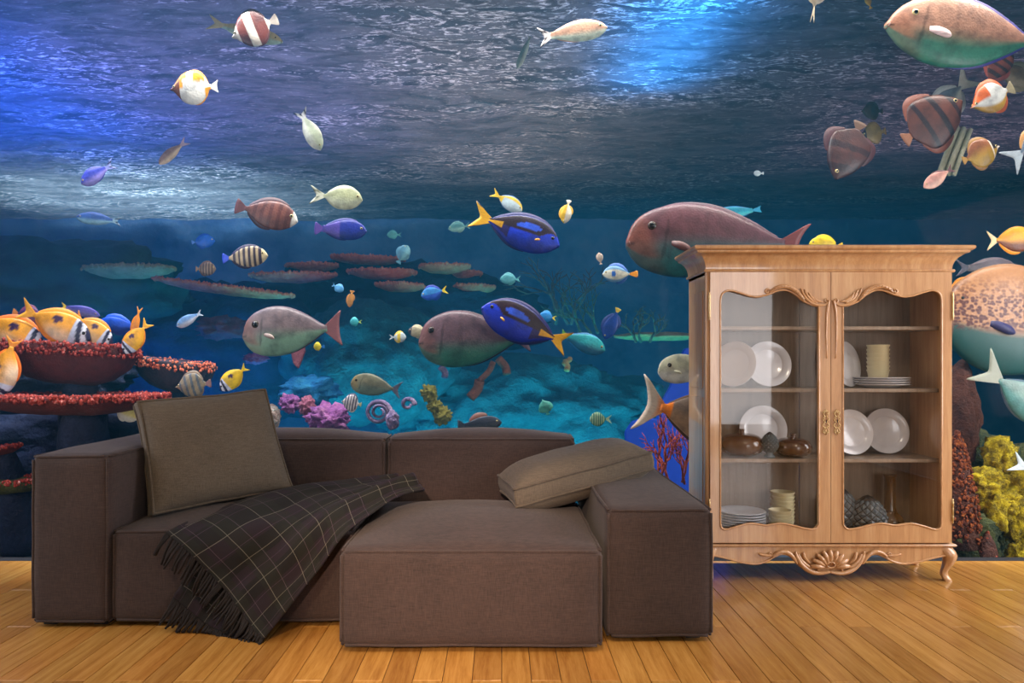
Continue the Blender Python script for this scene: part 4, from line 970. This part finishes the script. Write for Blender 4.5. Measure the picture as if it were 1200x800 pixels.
fish('slender pale blue fish right of the red plate coral', 222, 374, 5.8, 34, 'L', -28, 'long', .36, two((120, 170, 226), (206, 216, 236)), 'fork', solid_tail((190, 206, 226)), None, (.3, .9, .02), (.5, .9, .02), tl=.18, th=.12)
fish('teal parrotfish with green tail right of the lower blue tang', 683, 401, 5.1, 56, 'R', -20, 'long', .40, two((40, 176, 184), (20, 110, 150)), 'trunc', solid_tail((120, 190, 80)), lin((30, 130, 190)), (.25, .92, .04), (.5, .92, .04), tl=.16, th=.12)
fish('tiny turquoise fish behind the lower blue tang back', 598, 327, 6.2, 24, 'L', 0, 'oval', .5, plain((100, 190, 196)), 'fork', None, None, tl=.2, eye=False, res=(20, 14))
fish('tiny blue fish with yellow tail right of the lower blue tang', 642, 371, 5.9, 20, 'L', 12, 'oval', .55, plain((40, 150, 226)), 'fork', solid_tail((244, 220, 60)), None, tl=.22, eye=False, res=(20, 14))
fish('white surgeonfish with blue flank mark and orange tail near the cabinet', 727, 321, 5.6, 42, 'L', 0, 'oval', .46, lambda u, v: lin((40, 110, 200)) if ((u-.4)/.08)**2+(v/.4)**2 < 1 else (lin((120, 170, 206)) if v > .6 or v < -.7 else lin((232, 230, 206))), 'fan', solid_tail((250, 160, 20)), lin((60, 110, 190)), tl=.24, th=.10)
fish('tiny cream disc fish left of the large mauve unicornfish face', 703, 303, 6.0, 14, 'L', 80, 'oval', .6, plain((236, 214, 190)), 'fan', None, None, None, None, tl=.14, eye=False, res=(18, 12))
fish('dim blue tang with yellow tail raised among the branching corals', 717, 379, 6.6, 40, 'L', -66, 'oval', .42, plain((16, 60, 150)), 'fan', solid_tail((220, 190, 60)), lin((16, 50, 130)), tl=.14, th=.10)
fish('olive green fish above the gap in the back cushions', 441, 452, 5.1, 60, 'L', 10, 'blunt', .42, unicorn((120, 120, 96), (104, 124, 112), (170, 150, 90), (96, 100, 88)), 'lunate', solid_tail((90, 90, 110)), lin((90, 96, 80)), (.18, .93, .02), (.4, .93, .02), tl=.16, th=.15, edark=True)
fish('small white fish with dark bars below the olive green fish', 412, 472, 5.3, 24, 'L', 10, 'disc', .8, stripes_f((222, 214, 214), (80, 76, 100), 6, .4, u0=.05), 'fan', solid_tail((200, 200, 150)), None, tl=.14, th=.12)
fish('tiny white and yellow fish left of the dark mauve unicornfish', 466, 395, 5.8, 20, 'R', 0, 'oval', .6, lambda u, v: lin((246, 214, 80)) if .4 < u < .7 else lin((206, 222, 226)), 'fork', None, None, tl=.25, eye=False, res=(20, 14))
fish('small dark headed cream fish nosing behind the dark mauve unicornfish', 491, 389, 5.7, 26, 'L', 8, 'oval', .5, lambda u, v: lin((60, 60, 80)) if u < .2 else lin((206, 196, 160)), 'fork', None, None, tl=.2)
fish('tiny turquoise fish left of the white and yellow one', 417, 377, 6.0, 14, 'L', 0, 'oval', .7, plain((70, 200, 206)), 'fork', solid_tail((180, 220, 100)), None, tl=.25, eye=False, res=(18, 12))
fish('tiny orange fish upright over the teal rock dome', 411, 350, 6.2, 20, 'L', -80, 'slim', .35, plain((206, 140, 60)), 'fan', None, None, tl=.15, eye=False, res=(18, 12))
fish('tiny pale blue fish beside the grey unicornfish back', 396, 337, 6.0, 15, 'R', -30, 'oval', .6, plain((90, 170, 226)), 'fork', None, None, tl=.2, eye=False, res=(18, 12))
fish('tiny yellow and blue fish under the grey unicornfish tail', 374, 406, 5.8, 13, 'L', 0, 'oval', .7, plain((240, 220, 40)), 'fan', solid_tail((40, 120, 200)), None, tl=.3, eye=False, res=(18, 12))
fish('tiny turquoise disc fish above the right back cushion', 639, 477, 5.5, 19, 'L', 70, 'disc', .8, plain((80, 176, 160)), 'fan', None, None, tl=.12, eye=False, res=(20, 14))
fish('small pale green striped fish left of the hooked tail', 704, 491, 5.2, 26, 'L', 0, 'oval', .62, stripes_f((60, 130, 110), (176, 206, 160), 7, .45, u0=.02), 'fork', solid_tail((170, 200, 160)), None, (.2, .9, .05), (.4, .9, .05), tl=.26, th=.2, eye=False)
fish('dark fish with brown dorsal fin just above the back cushion edge', 562, 497, 4.95, 52, 'R', 6, 'long', .34, two((40, 52, 70), (70, 80, 90)), 'fan', None, lin((110, 70, 60)), (.35, .85, .12), None, tl=.16)
# ---- fish feeding on the left reef
fx = lambda u, v: foxface(u, v)
fish('orange foxface with violet flank spot cut by the left edge', 14, 389, 5.0, 84, 'R', -30, 'oval', .46, fx, 'fork', solid_tail((248, 160, 30)), lin((240, 120, 20)), (.2, .93, .07), (.4, .93, .06), tl=.16, th=.13, edark=True)
fish('orange foxface with black and white face in the middle of the reef group', 64, 379, 4.95, 92, 'R', -24, 'oval', .38, fx, 'fork', solid_tail((250, 176, 40)), lin((244, 150, 20)), (.2, .93, .06), (.4, .93, .06), tl=.20, th=.15, edark=True)
fish('orange foxface dipping its striped face at the right of the reef group', 109, 386, 5.0, 56, 'R', -38, 'oval', .44, lambda u, v: foxface(u, v, (244, 176, 60), (240, 200, 150)), 'fork', solid_tail((240, 160, 40)), lin((240, 150, 40)), (.2, .93, .08), (.4, .93, .05), tl=.16, th=.14, edark=True)
fish('orange foxface feeding head down at the edge of the red plate coral', 160, 395, 4.95, 48, 'L', -52, 'oval', .44, lambda u, v: foxface(u, v, (248, 176, 30), (250, 190, 50)), 'fork', solid_tail((250, 180, 30)), lin((248, 150, 10)), (.2, .93, .05), (.4, .93, .05), tl=.2, th=.16, edark=True)
fish('narrow orange fish standing tail up behind the feeding foxface', 160, 376, 5.15, 34, 'L', -76, 'slim', .26, plain((248, 150, 20)), 'fork', solid_tail((250, 160, 30)), None, (.2, .9, .04), None, tl=.25, th=.10, eye=False)
fish('orange foxface diving head down at the far left edge', 6, 430, 4.8, 74, 'L', -72, 'oval', .48, fx, 'fork', solid_tail((250, 150, 20)), lin((246, 120, 10)), (.2, .93, .06), (.4, .93, .06), tl=.16, th=.14, edark=True)
fish('yellow foxface with pale striped face above the square cushion', 274, 443, 5.1, 42, 'L', -42, 'oval', .46, lambda u, v: foxface(u, v, (250, 206, 20), (250, 214, 40)), 'fork', solid_tail((250, 214, 30)), lin((250, 206, 20)), (.2, .93, .06), (.4, .93, .05), tl=.16, th=.14, edark=True)
fish('slim purple blue fish with yellow tail above the reef group', 94, 364, 5.3, 48, 'R', -14, 'long', .26, two((70, 66, 160), (120, 130, 206)), 'fork', solid_tail((236, 206, 60)), None, (.2, .92, .02), (.5, .92, .02), tl=.14, th=.10)
fish('glowing blue fish in the shade behind the reef group', 138, 381, 5.7, 48, 'L', 4, 'long', .40, two((20, 90, 226), (10, 60, 180)), 'fan', None, None, tl=.14)
fish('purple round fish behind the leftmost foxface', 31, 369, 5.3, 34, 'R', -10, 'oval', .62, two((92, 50, 100), (130, 100, 150)), 'fan', solid_tail((226, 140, 60)), lin((120, 50, 80)), tl=.2)
fish('grey striped fish resting above the square cushion corner', 227, 451, 5.2, 42, 'L', -6, 'disc', .66, stripes_f((150, 136, 110), (90, 100, 110), 4, .4, tilt=.3), 'fan', solid_tail((150, 110, 110)), lin((140, 120, 100)), tl=.16, th=.13)
fish('small pale yellow fish under the long lower plate coral', 146, 484, 4.9, 34, 'R', -22, 'oval', .5, two((206, 196, 110), (200, 200, 190)), 'fork', solid_tail((150, 60, 70)), None, tl=.2)
fish('small red fish lying on the red plate coral', 74, 397, 5.0, 24, 'R', 0, 'long', .5, plain((240, 56, 20)), 'fan', None, None, tl=.15, eye=False, res=(20, 14))
# ------------------------------------------------------------------ corals and rocks
def blob(mb, c, rx, ry, rz, seed, amp=.25, freq=1.6, sub=4, flat_top=None):
    bm = bmesh.new(); bmesh.ops.create_icosphere(bm, subdivisions=sub, radius=1)
    vs = []; off = Vector((seed*3.1, seed*1.7, seed*.9))
    for v_ in bm.verts:
        d = v_.co.normalized(); k = 1+amp*mnoise.fractal(d*freq+off, .75, 2.1, 6)+amp*.12*mnoise.noise(d*freq*7+off)
        vs.append(Vector(c)+Vector((d.x*rx, d.y*ry, d.z*rz))*k)
    fs = [tuple(q.index for q in f.verts) for f in bm.faces]; bm.free()
    return mb.add(vs, fs)
def rock(name, label, px, py, wpx, hpx, Y, dep, mat, seed, cat='rock', amp=.28, freq=1.7, sub=4):
    c = P(px, py, Y); s = Y/F
    root_loc = (c.x, c.y, c.z-hpx/2*s)
    o = blob(MB(), (0, 0, hpx/2*s), wpx/2*s, dep/2, hpx/2*s, seed, amp, freq, sub).build(name, mat, smooth=True)
    o.location = root_loc; return tag(o, label, cat)
def bumps(mb, pts, r, sub=1):
    bm = bmesh.new(); bmesh.ops.create_icosphere(bm, subdivisions=sub, radius=1)
    base = [v_.co.copy() for v_ in bm.verts]; fs = [tuple(q.index for q in f.verts) for f in bm.faces]; bm.free()
    for p in pts:
        k = r*random.uniform(.6, 1.3); e = Vector((k*random.uniform(.7, 1.2), k*random.uniform(.7, 1.2), k*random.uniform(.8, 1.7)))
        mb.add([Vector(p)+Vector((b.x*e.x, b.y*e.y, b.z*e.z)) for b in base], fs)
    return mb
M_REDC = mat_rock('dark_red_coral', [(58, 16, 18), (84, 26, 24), (104, 36, 32)], 12, .5)
M_REDK = mat_rock('red_white_coral_tips', [(64, 10, 8), (112, 22, 16), (176, 54, 36), (240, 206, 196)], 46, .3)
M_PINKC = mat_rock('pink_brown_coral', [(200, 84, 54), (238, 124, 88), (252, 172, 130)], 10, .5)
M_TANC = mat_rock('tan_coral', [(140, 116, 70), (190, 156, 100), (214, 180, 130)], 9, .6)
M_RUST = mat_rock('rust_coral', [(36, 14, 12), (96, 34, 18), (190, 96, 30), (220, 150, 60)], 40, 1)
M_YEL = mat_rock('yellow_sponge', [(36, 32, 8), (132, 116, 8), (206, 184, 8), (226, 206, 24)], 16, 1)
M_GRN = mat_rock('green_brown_rock', [(16, 26, 24), (40, 58, 34), (84, 92, 44), (40, 44, 40)], 9, 1)
M_BRN = mat_rock('brown_red_rock', [(40, 22, 20), (84, 46, 34), (110, 66, 46)], 11, 1)
M_DGRN = mat_rock('dark_green_algae_rock', [(10, 40, 44), (22, 66, 60), (36, 84, 70)], 5, .7)
M_TEALR = mat_rock('teal_rock', [(12, 56, 70), (20, 78, 90), (44, 104, 112)], 6, 1)
M_AZUR = mat_rock('azure_coral', [(10, 90, 170), (30, 140, 206), (70, 176, 220)], 10, .8)
M_PURP = mat_rock('purple_coral', [(96, 50, 120), (160, 90, 160), (206, 140, 190)], 12, .8)
M_YELC = mat_rock('dull_yellow_coral', [(110, 106, 40), (160, 150, 60), (190, 180, 96)], 14, .8)
M_ORC = mat_rock('dusky_orange_coral', [(110, 70, 60), (156, 100, 80), (176, 120, 96)], 12, .8)
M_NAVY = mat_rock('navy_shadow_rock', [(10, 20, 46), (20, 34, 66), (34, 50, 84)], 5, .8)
M_TUBE = mat_rock('pale_ribbed_tube', [(150, 150, 120), (190, 190, 160), (206, 206, 190)], 8, .4)
def plate_coral(label, px, py, wpx, thpx, dep, Y, matb, matk, seed, knob=.016, nk=420, tilt=0, stem=True):
    c = P(px, py, Y); s = Y/F; a, b, th = wpx/2*s, dep/2, thpx*s
    zb = c.z-th
    root = thing('plate_coral', (c.x, c.y, zb), label, 'coral', None); oo = root.location.copy()
    n = 56; rings = [(.12, -th*1.0), (.35, -th*.98), (.62, -th*.85), (.85, -th*.55), (.97, -th*.2), (1, -.02*th), (.97, .03*th), (.7, .06*th), (.3, .0), (.01, 0)]
    rr = lambda an: 1+.10*mnoise.fractal(Vector((math.cos(an)*1.5+seed, math.sin(an)*1.5, seed)), 1, 2, 4)
    tz = lambda x: x*math.tan(math.radians(tilt))
    vs = []
    for (f_, z) in rings:
        for k in range(n):
            an = 2*PI*k/n; q = rr(an)*f_; x = a*q*math.cos(an); y = b*q*math.sin(an)
            vs.append((c.x+x, c.y+y, c.z+z+tz(x)+.012*mnoise.noise(Vector((x*9, y*9, z*9+seed)))))
    m = len(rings)
    fs = [(i*n+k, i*n+(k+1) % n, (i+1)*n+(k+1) % n, (i+1)*n+k) for i in range(m-1) for k in range(n)]+[tuple(range(n)), tuple((m-1)*n+k for k in range(n))]
    MB().add(vs, fs).build('plate', matb, root, oo, True)
    pts = []
    knob *= .72
    for k in range(int(nk*1.8)):
        an = random.uniform(0, 2*PI); f_ = math.sqrt(random.uniform(.45, 1.02)) if random.random() < .5 else random.uniform(.95, 1.02)
        q = rr(an)*f_; x = a*q*math.cos(an); y = b*q*math.sin(an); pts.append((c.x+x, c.y+y, c.z+tz(x)+.004+random.uniform(-.25, .05)*th*(f_ > .95)))
    tag(bumps(MB(), pts, knob).build('polyps', matk, root, oo, True), kind='stuff')
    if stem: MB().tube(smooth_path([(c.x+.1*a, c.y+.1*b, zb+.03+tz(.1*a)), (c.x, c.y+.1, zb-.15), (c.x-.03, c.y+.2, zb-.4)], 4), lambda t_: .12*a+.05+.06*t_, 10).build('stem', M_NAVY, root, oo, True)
plate_coral('thick dark red plate coral under the feeding foxfaces', 84, 404, 160, 46, .55, 5.15, M_REDC, M_REDK, 1.3, .016, 620, -3)
plate_coral('smaller reddish plate coral step right of the thick red plate', 205, 424, 92, 34, .45, 5.5, mat_rock('slate_red_coral', [(40, 40, 56), (60, 50, 62), (84, 60, 66)], 9, .5), M_PINKC, 2.4, .014, 300, -6)
plate_coral('long red plate coral disappearing behind the square cushion', 88, 464, 226, 22, .6, 4.95, M_REDC, M_REDK, 3.7, .017, 800, 0)
plate_coral('small red coral ledge at the left edge above the sofa arm', -2, 524, 50, 9, .25, 4.8, M_REDC, M_REDK, 4.1, .012, 160, 6)
plate_coral('lowest red coral ledge beside the sofa arm', 8, 562, 90, 16, .3, 4.8, M_GRN, M_REDK, 5.6, .013, 260, 0)
plate_coral('tan far ledge coral left of the striped sailfin', 150, 314, 110, 12, .5, 7.6, M_TANC, M_TANC, 6.2, .02, 260, 1, False)
plate_coral('thin pink rimmed ledge coral sloping to the right', 262, 336, 165, 9, .5, 7.2, M_PINKC, M_PINKC, 7.7, .018, 260, -7, False)
for i, (x, y, w_, th_, Y_, lb) in enumerate([(342, 322, 100, 9, 8.0, 'dusky red ledge behind the sailfin tangs'), (448, 318, 78, 9, 8.2, 'reddish ledge, left one of the stepped ledges'), (520, 312, 60, 8, 8.4, 'reddish ledge below the upper blue tang tail'),
        (470, 334, 56, 8, 8.0, 'reddish ledge left of the small blue tang'), (430, 302, 90, 8, 8.8, 'high dusky ledge under the dark blue fish'), (556, 336, 50, 8, 8.6, 'short reddish ledge behind the lower blue tang'), (545, 320, 40, 8, 8.8, 'short dusky ledge above the short reddish one'), (366, 311, 60, 7, 8.6, 'thin dusky ledge behind the dark blue fish')]):
    plate_coral(lb, x, y, w_, th_, .5, Y_, M_PINKC, M_PINKC, 8+i, .02, 150, random.uniform(-2, 2), False)
rock('algae_mound', 'dark green algae mound at the left behind the reef fish', 60, 345, 330, 130, 8.2, 1.6, M_DGRN, 1, amp=.2, freq=2.2, sub=5)
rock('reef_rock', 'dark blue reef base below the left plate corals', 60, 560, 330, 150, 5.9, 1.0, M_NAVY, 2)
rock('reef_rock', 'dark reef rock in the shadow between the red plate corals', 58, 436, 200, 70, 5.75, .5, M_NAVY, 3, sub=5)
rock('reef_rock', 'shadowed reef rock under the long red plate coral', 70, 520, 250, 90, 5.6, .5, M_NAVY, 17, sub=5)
rock('reef_rock', 'green brown reef rock beside the sofa arm foot', -2, 600, 110, 66, 5.0, .3, M_GRN, 4)
rock('rock_dome', 'teal rock dome behind the tiny turquoise fish', 432, 424, 190, 146, 7.8, 1.4, M_TEALR, 5, amp=.16, freq=2.2, sub=5)
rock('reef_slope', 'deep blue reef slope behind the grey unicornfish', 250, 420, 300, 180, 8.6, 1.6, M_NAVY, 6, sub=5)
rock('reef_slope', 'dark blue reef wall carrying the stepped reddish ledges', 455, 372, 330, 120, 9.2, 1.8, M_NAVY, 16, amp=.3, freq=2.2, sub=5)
rock('rock_slope', 'teal rock slope behind the middle of the sofa', 610, 490, 330, 130, 8.2, 1.2, M_TEALR, 7, amp=.3, freq=2.4, sub=5)
rock('coral_clump', 'azure coral head left of the olive green fish', 362, 457, 66, 34, 5.9, .35, M_AZUR, 8, 'coral', .35, 2.5)
rock('coral_clump', 'pink purple coral clump on the left back cushion edge', 385, 490, 46, 30, 5.4, .25, M_PURP, 9, 'coral', .5, 3)
rock('coral_clump', 'small purple coral knob above the pink purple clump', 340, 473, 22, 20, 5.6, .15, M_PURP, 10, 'coral', .5, 3)
rock('coral_clump', 'little pink coral knob between the purple ones', 360, 476, 16, 22, 5.5, .12, mat_rock('pink_coral', [(150, 80, 110), (196, 120, 140)], 12), 11, 'coral', .5, 3)
rock('coral_clump', 'pearly round coral beside the square cushion', 316, 488, 24, 30, 5.0, .15, mat_rock('pearly_coral', [(120, 90, 80), (170, 150, 140), (150, 190, 190)], 16), 12, 'coral', .2, 3)
rock('coral_clump', 'dull pink coral lump behind the far blue water', 300, 420, 26, 12, 6.4, .2, M_PURP, 13, 'coral', .4, 3)
rock('coral_clump', 'maroon coral clump right of the slender pale blue fish', 262, 384, 60, 24, 7.0, .3, mat_rock('maroon_coral', [(60, 30, 60), (110, 50, 76), (130, 70, 90)], 10), 14, 'coral', .5, 2.6)
rock('sand_ledge', 'pale sandy ledge left of the cabinet', 772, 394, 100, 10, 8.0, .5, M_TANC, 15, 'rock', .2, 2)
# pink sea fan under the unicornfish, ring coral, tubes
def sea_fan(label, px, py, wpx, hpx, Y, mat, seed, ang0=90, spread=70, depth=5, thick=.012, cat='coral', nm='branching_coral'):
    rnd = random.Random(seed); c = P(px, py+hpx/2, Y); s = Y/F; mb = MB()
    def br(p, an, L, r, d, yz):
        q = p+Vector((math.cos(an)*L*wpx/hpx*1.1, yz*L*.6, math.sin(an)*L)); m_ = (p+q)/2+Vector((rnd.uniform(-.1, .1)*L, rnd.uniform(-.15, .15)*L, 0))
        mb.tube([p, m_, q], lambda t_: r*(1-.35*t_), 6)
        if d > 0:
            for k in range(2 if d > 1 else 3): br(q if k else m_, an+math.radians(rnd.uniform(-spread, spread)*.6), L*rnd.uniform(.68, .9), r*.72, d-1, rnd.uniform(-1, 1))
    for k in range(3): br(c+Vector((rnd.uniform(-.2, .2)*wpx*s, rnd.uniform(-.05, .05), 0)), math.radians(ang0+rnd.uniform(-spread, spread)*.5), hpx*s*.30, thick, depth-1, rnd.uniform(-1, 1))
    o = mb.build(nm, mat, smooth=True)
    for v_ in o.data.vertices: v_.co -= c
    o.location = c; return tag(o, label, cat)
sea_fan('red gorgonian branches below the hooked unicornfish tail', 775, 520, 56, 88, 5.0, mat_rock('red_gorgonian', [(150, 46, 30), (206, 90, 66)], 20), 3, thick=.011)
sea_fan('thin red gorgonian close to the cabinet side', 806, 520, 36, 92, 5.1, mat_rock('red_gorgonian_dark', [(130, 36, 30), (190, 80, 60)], 20), 8, thick=.009)
sea_fan('dim brown branching coral behind the tiny cream disc fish', 668, 338, 90, 84, 7.6, mat_rock('brown_branch_coral', [(70, 66, 70), (110, 92, 84)], 14), 11, thick=.02)
sea_fan('dim brown branching coral right of the dim blue tang', 752, 378, 50, 46, 7.4, mat_rock('brown_branch_coral_dim', [(76, 74, 66), (110, 100, 80)], 14), 12, thick=.016)
sea_fan('dim olive branching coral left of the white surgeonfish', 690, 360, 60, 60, 7.2, mat_rock('olive_branch_coral', [(60, 76, 66), (96, 104, 80)], 14), 14, thick=.016)
o = MB(); c = P(352, 412, 5.6); s = 5.6/F; vs = [c+Vector((x*s, y_, z*s)) for y_ in (-.012, .012) for x, z in ((-26, 16), (4, 20), (6, 0), (-2, -20), (-8, -14), (-12, 4))]
o.add(vs, [(0, 1, 2, 3, 4, 5), (11, 10, 9, 8, 7, 6)]+[(i, (i+1) % 6, 6+(i+1) % 6, 6+i) for i in range(6)])
o = o.build('coral_fan', mat_rock('pink_fan_coral', [(130, 60, 76), (170, 96, 106)], 20)); tag(bevel(o, .008), 'pink leaf shaped coral below the grey unicornfish', 'coral')
def ringcoral(label, px, py, rpx, Y, mat, turns=2.2):
    c = P(px, py, Y); s = Y/F; mb = MB()
    pts = [c+Vector((math.cos(a)*r_*s, -.04+.08*k/40, math.sin(a)*r_*s*.95)) for k in range(41) for a in [2*PI*turns*k/40] for r_ in [rpx*(1-.75*k/40)]]
    mb.tube(pts, lambda t_: .018*(1-.5*t_), 8); o = mb.build('whorl_coral', mat, smooth=True)
    for v_ in o.data.vertices: v_.co -= c
    o.location = c; tag(o, label, 'coral')
M_LILA = mat_rock('lilac_coral', [(90, 84, 130), (150, 130, 170), (196, 170, 190)], 14)
ringcoral('lilac whorl coral on the gap between the back cushions', 444, 483, 15, 5.3, M_LILA)
ringcoral('small pale lilac curl coral right of the whorl', 478, 474, 9, 5.4, M_LILA, 1.0)
rock('tube_sponge', 'pale pink sponge knob in front of the lilac whorl', 460, 492, 15, 22, 5.1, .10, M_LILA, 31, 'sponge', .3, 2.5)
for i, (x, y, w_, h_, lb) in enumerate([(503, 460, 18, 18, 'dull yellow sponge knob, top one of the yellow chain'), (509, 475, 15, 16, 'dull yellow sponge knob, middle one of the yellow chain'), (518, 487, 20, 20, 'dull yellow sponge knob, lowest one of the yellow chain')]):
    rock('sponge', lb, x, y, w_, h_, 5.8, .12, M_YELC, 20+i, 'sponge', .5, 3)
def tubes(label, segs, Y, mat):
    mb = MB(); c = P(*segs[0][0], Y)
    for (a, b, r) in segs:
        mb.tube(smooth_path([P(*a, Y), (P(*a, Y)+P(*b, Y))/2+Vector((.02, .02, 0)), P(*b, Y)], 5), r*Y/F, 10)
    o = mb.build('tube_sponge', mat, smooth=True)
    for v_ in o.data.vertices: v_.co -= c
    o.location = c; return tag(o, label, 'sponge')
tubes('dusky orange tube sponge leaning below the dark mauve unicornfish', [((551, 466), (562, 446), 6), ((562, 446), (578, 424), 3.5)], 6.0, M_ORC)
tubes('short dusky tube sponge right of the leaning one', [((584, 420), (594, 438), 5)], 6.1, M_ORC)
tubes('pale coral stub at the right end of the teal slope', [((664, 434), (661, 424), 3.5), ((661, 424), (668, 420), 3)], 6.4, M_TANC)
tubes('little lilac coral stub under the dark mauve unicornfish face', [((516, 430), (521, 442), 4)], 6.0, M_LILA)
mb = MB()
a_, b_ = P(1128, 150, 5.35), P(1108, 204, 5.35)
ax = (b_-a_); n = 18
for k in range(5):
    off = Vector(((k-2)*.026, .012*((k % 2)*2-1), -.006*(k-2))); mb.tube([a_+off, b_+off], .017, 10)
o = mb.build('ribbed_tube', M_TUBE, smooth=True)
for v_ in o.data.vertices: v_.co -= b_
o.location = b_; tag(o, 'pale ribbed tube slanting down in the dark right corner', 'tube')
# blue panel behind the gorgonians
ol = [(733, 506), (741, 494), (756, 489), (770, 491), (774, 474), (786, 452), (793, 428), (803, 408), (850, 402), (856, 600), (733, 600)]
c = P(770, 510, 5.9); fr = [P(x, y, 5.9)-c for x, y in ol]; m_ = len(fr)
o = MB().add(fr+[v_+Vector((0, .06, 0)) for v_ in fr], [tuple(range(m_)), tuple(range(2*m_-1, m_-1, -1))]+[(i, (i+1) % m_, m_+(i+1) % m_, m_+i) for i in range(m_)]).build('backdrop_panel', mat_plain('vivid_blue_panel', (16, 76, 215), .6))
o.location = c; tag(bevel(o, .01), 'vivid blue backdrop panel behind the red gorgonians', 'panel')
# right-hand reef
rock('reef_outcrop', 'brown red rock pillar beside the cabinet edge', 1122, 486, 46, 118, 5.0, .30, M_BRN, 41, amp=.22)
r_ = rock('reef_rock', 'green brown reef rock under the yellow sponges', 1150, 600, 120, 200, 5.15, .5, M_GRN, 42, amp=.3)
rock('reef_rock', 'dark mossy rock on the tank floor right of the cabinet leg', 1132, 628, 70, 80, 4.8, .22, M_GRN, 43, amp=.4, freq=2.5)
for i, (x, y, w_, h_, Y_, lb) in enumerate([(1171, 532, 36, 40, 4.85, 'yellow sponge, top lobe at the dark water'), (1155, 566, 44, 36, 4.8, 'yellow sponge lobe beside the rust coral'), (1184, 566, 44, 48, 4.85, 'yellow sponge lobe at the right edge'), (1166, 600, 30, 50, 4.78, 'tall yellow sponge lobe in the middle of the chain'), (1192, 610, 36, 50, 4.8, 'yellow sponge lobe low at the right edge'), (1194, 652, 28, 34, 4.75, 'lowest yellow sponge lobe on the tank floor'), (1180, 588, 30, 30, 4.78, 'brown yellow sponge lobe in the centre of the cluster')]):
    rock('sponge', lb, x, y, w_, h_, Y_, .16, M_YEL, 50+i, 'sponge', .45, 2.2, 4)
c = P(1122, 640, 4.8); root = thing('rust_coral', c, 'rust orange knobbly coral spire beside the cabinet', 'coral'); s = 4.8/F
cone = [(26, 0), (25, 30), (21, 62), (15, 92), (8, 118), (1, 136)]
MB().lathe([(max(.004, r*s*.85), z*s) for r, z in cone], 18).build('spire', M_BRN, root, smooth=True)
pts = []
for k in range(900):
    z = random.uniform(8, 134); r = curve1([(z_, r__) for r__, z_ in cone], z)*s*.9; a = random.uniform(0, 2*PI); pts.append((r*math.cos(a), r*math.sin(a), z*s))
tag(bumps(MB(), pts, .0105).build('polyps', M_RUST, root, smooth=True), kind='stuff')
c = P(1157, 656, 4.7); root = thing('rust_coral', c, 'small red cone coral on the tank floor', 'coral'); s = 4.7/F
MB().lathe([(max(.003, r*s), z*s) for r, z in [(12, -6), (11, 8), (8, 20), (3, 30), (.5, 33)]], 16).build('spire', M_BRN, root, smooth=True)
pts = [(math.cos(a)*r*s, math.sin(a)*r*s, z*s) for z in [random.uniform(-4, 32) for _ in range(120)] for a in [random.uniform(0, 2*PI)] for r in [12*(1-max(0, z)/34)]]
tag(bumps(MB(), pts, .010).build('polyps', mat_rock('red_cone_polyps', [(120, 40, 24), (176, 80, 50)], 20), root, smooth=True), kind='stuff')
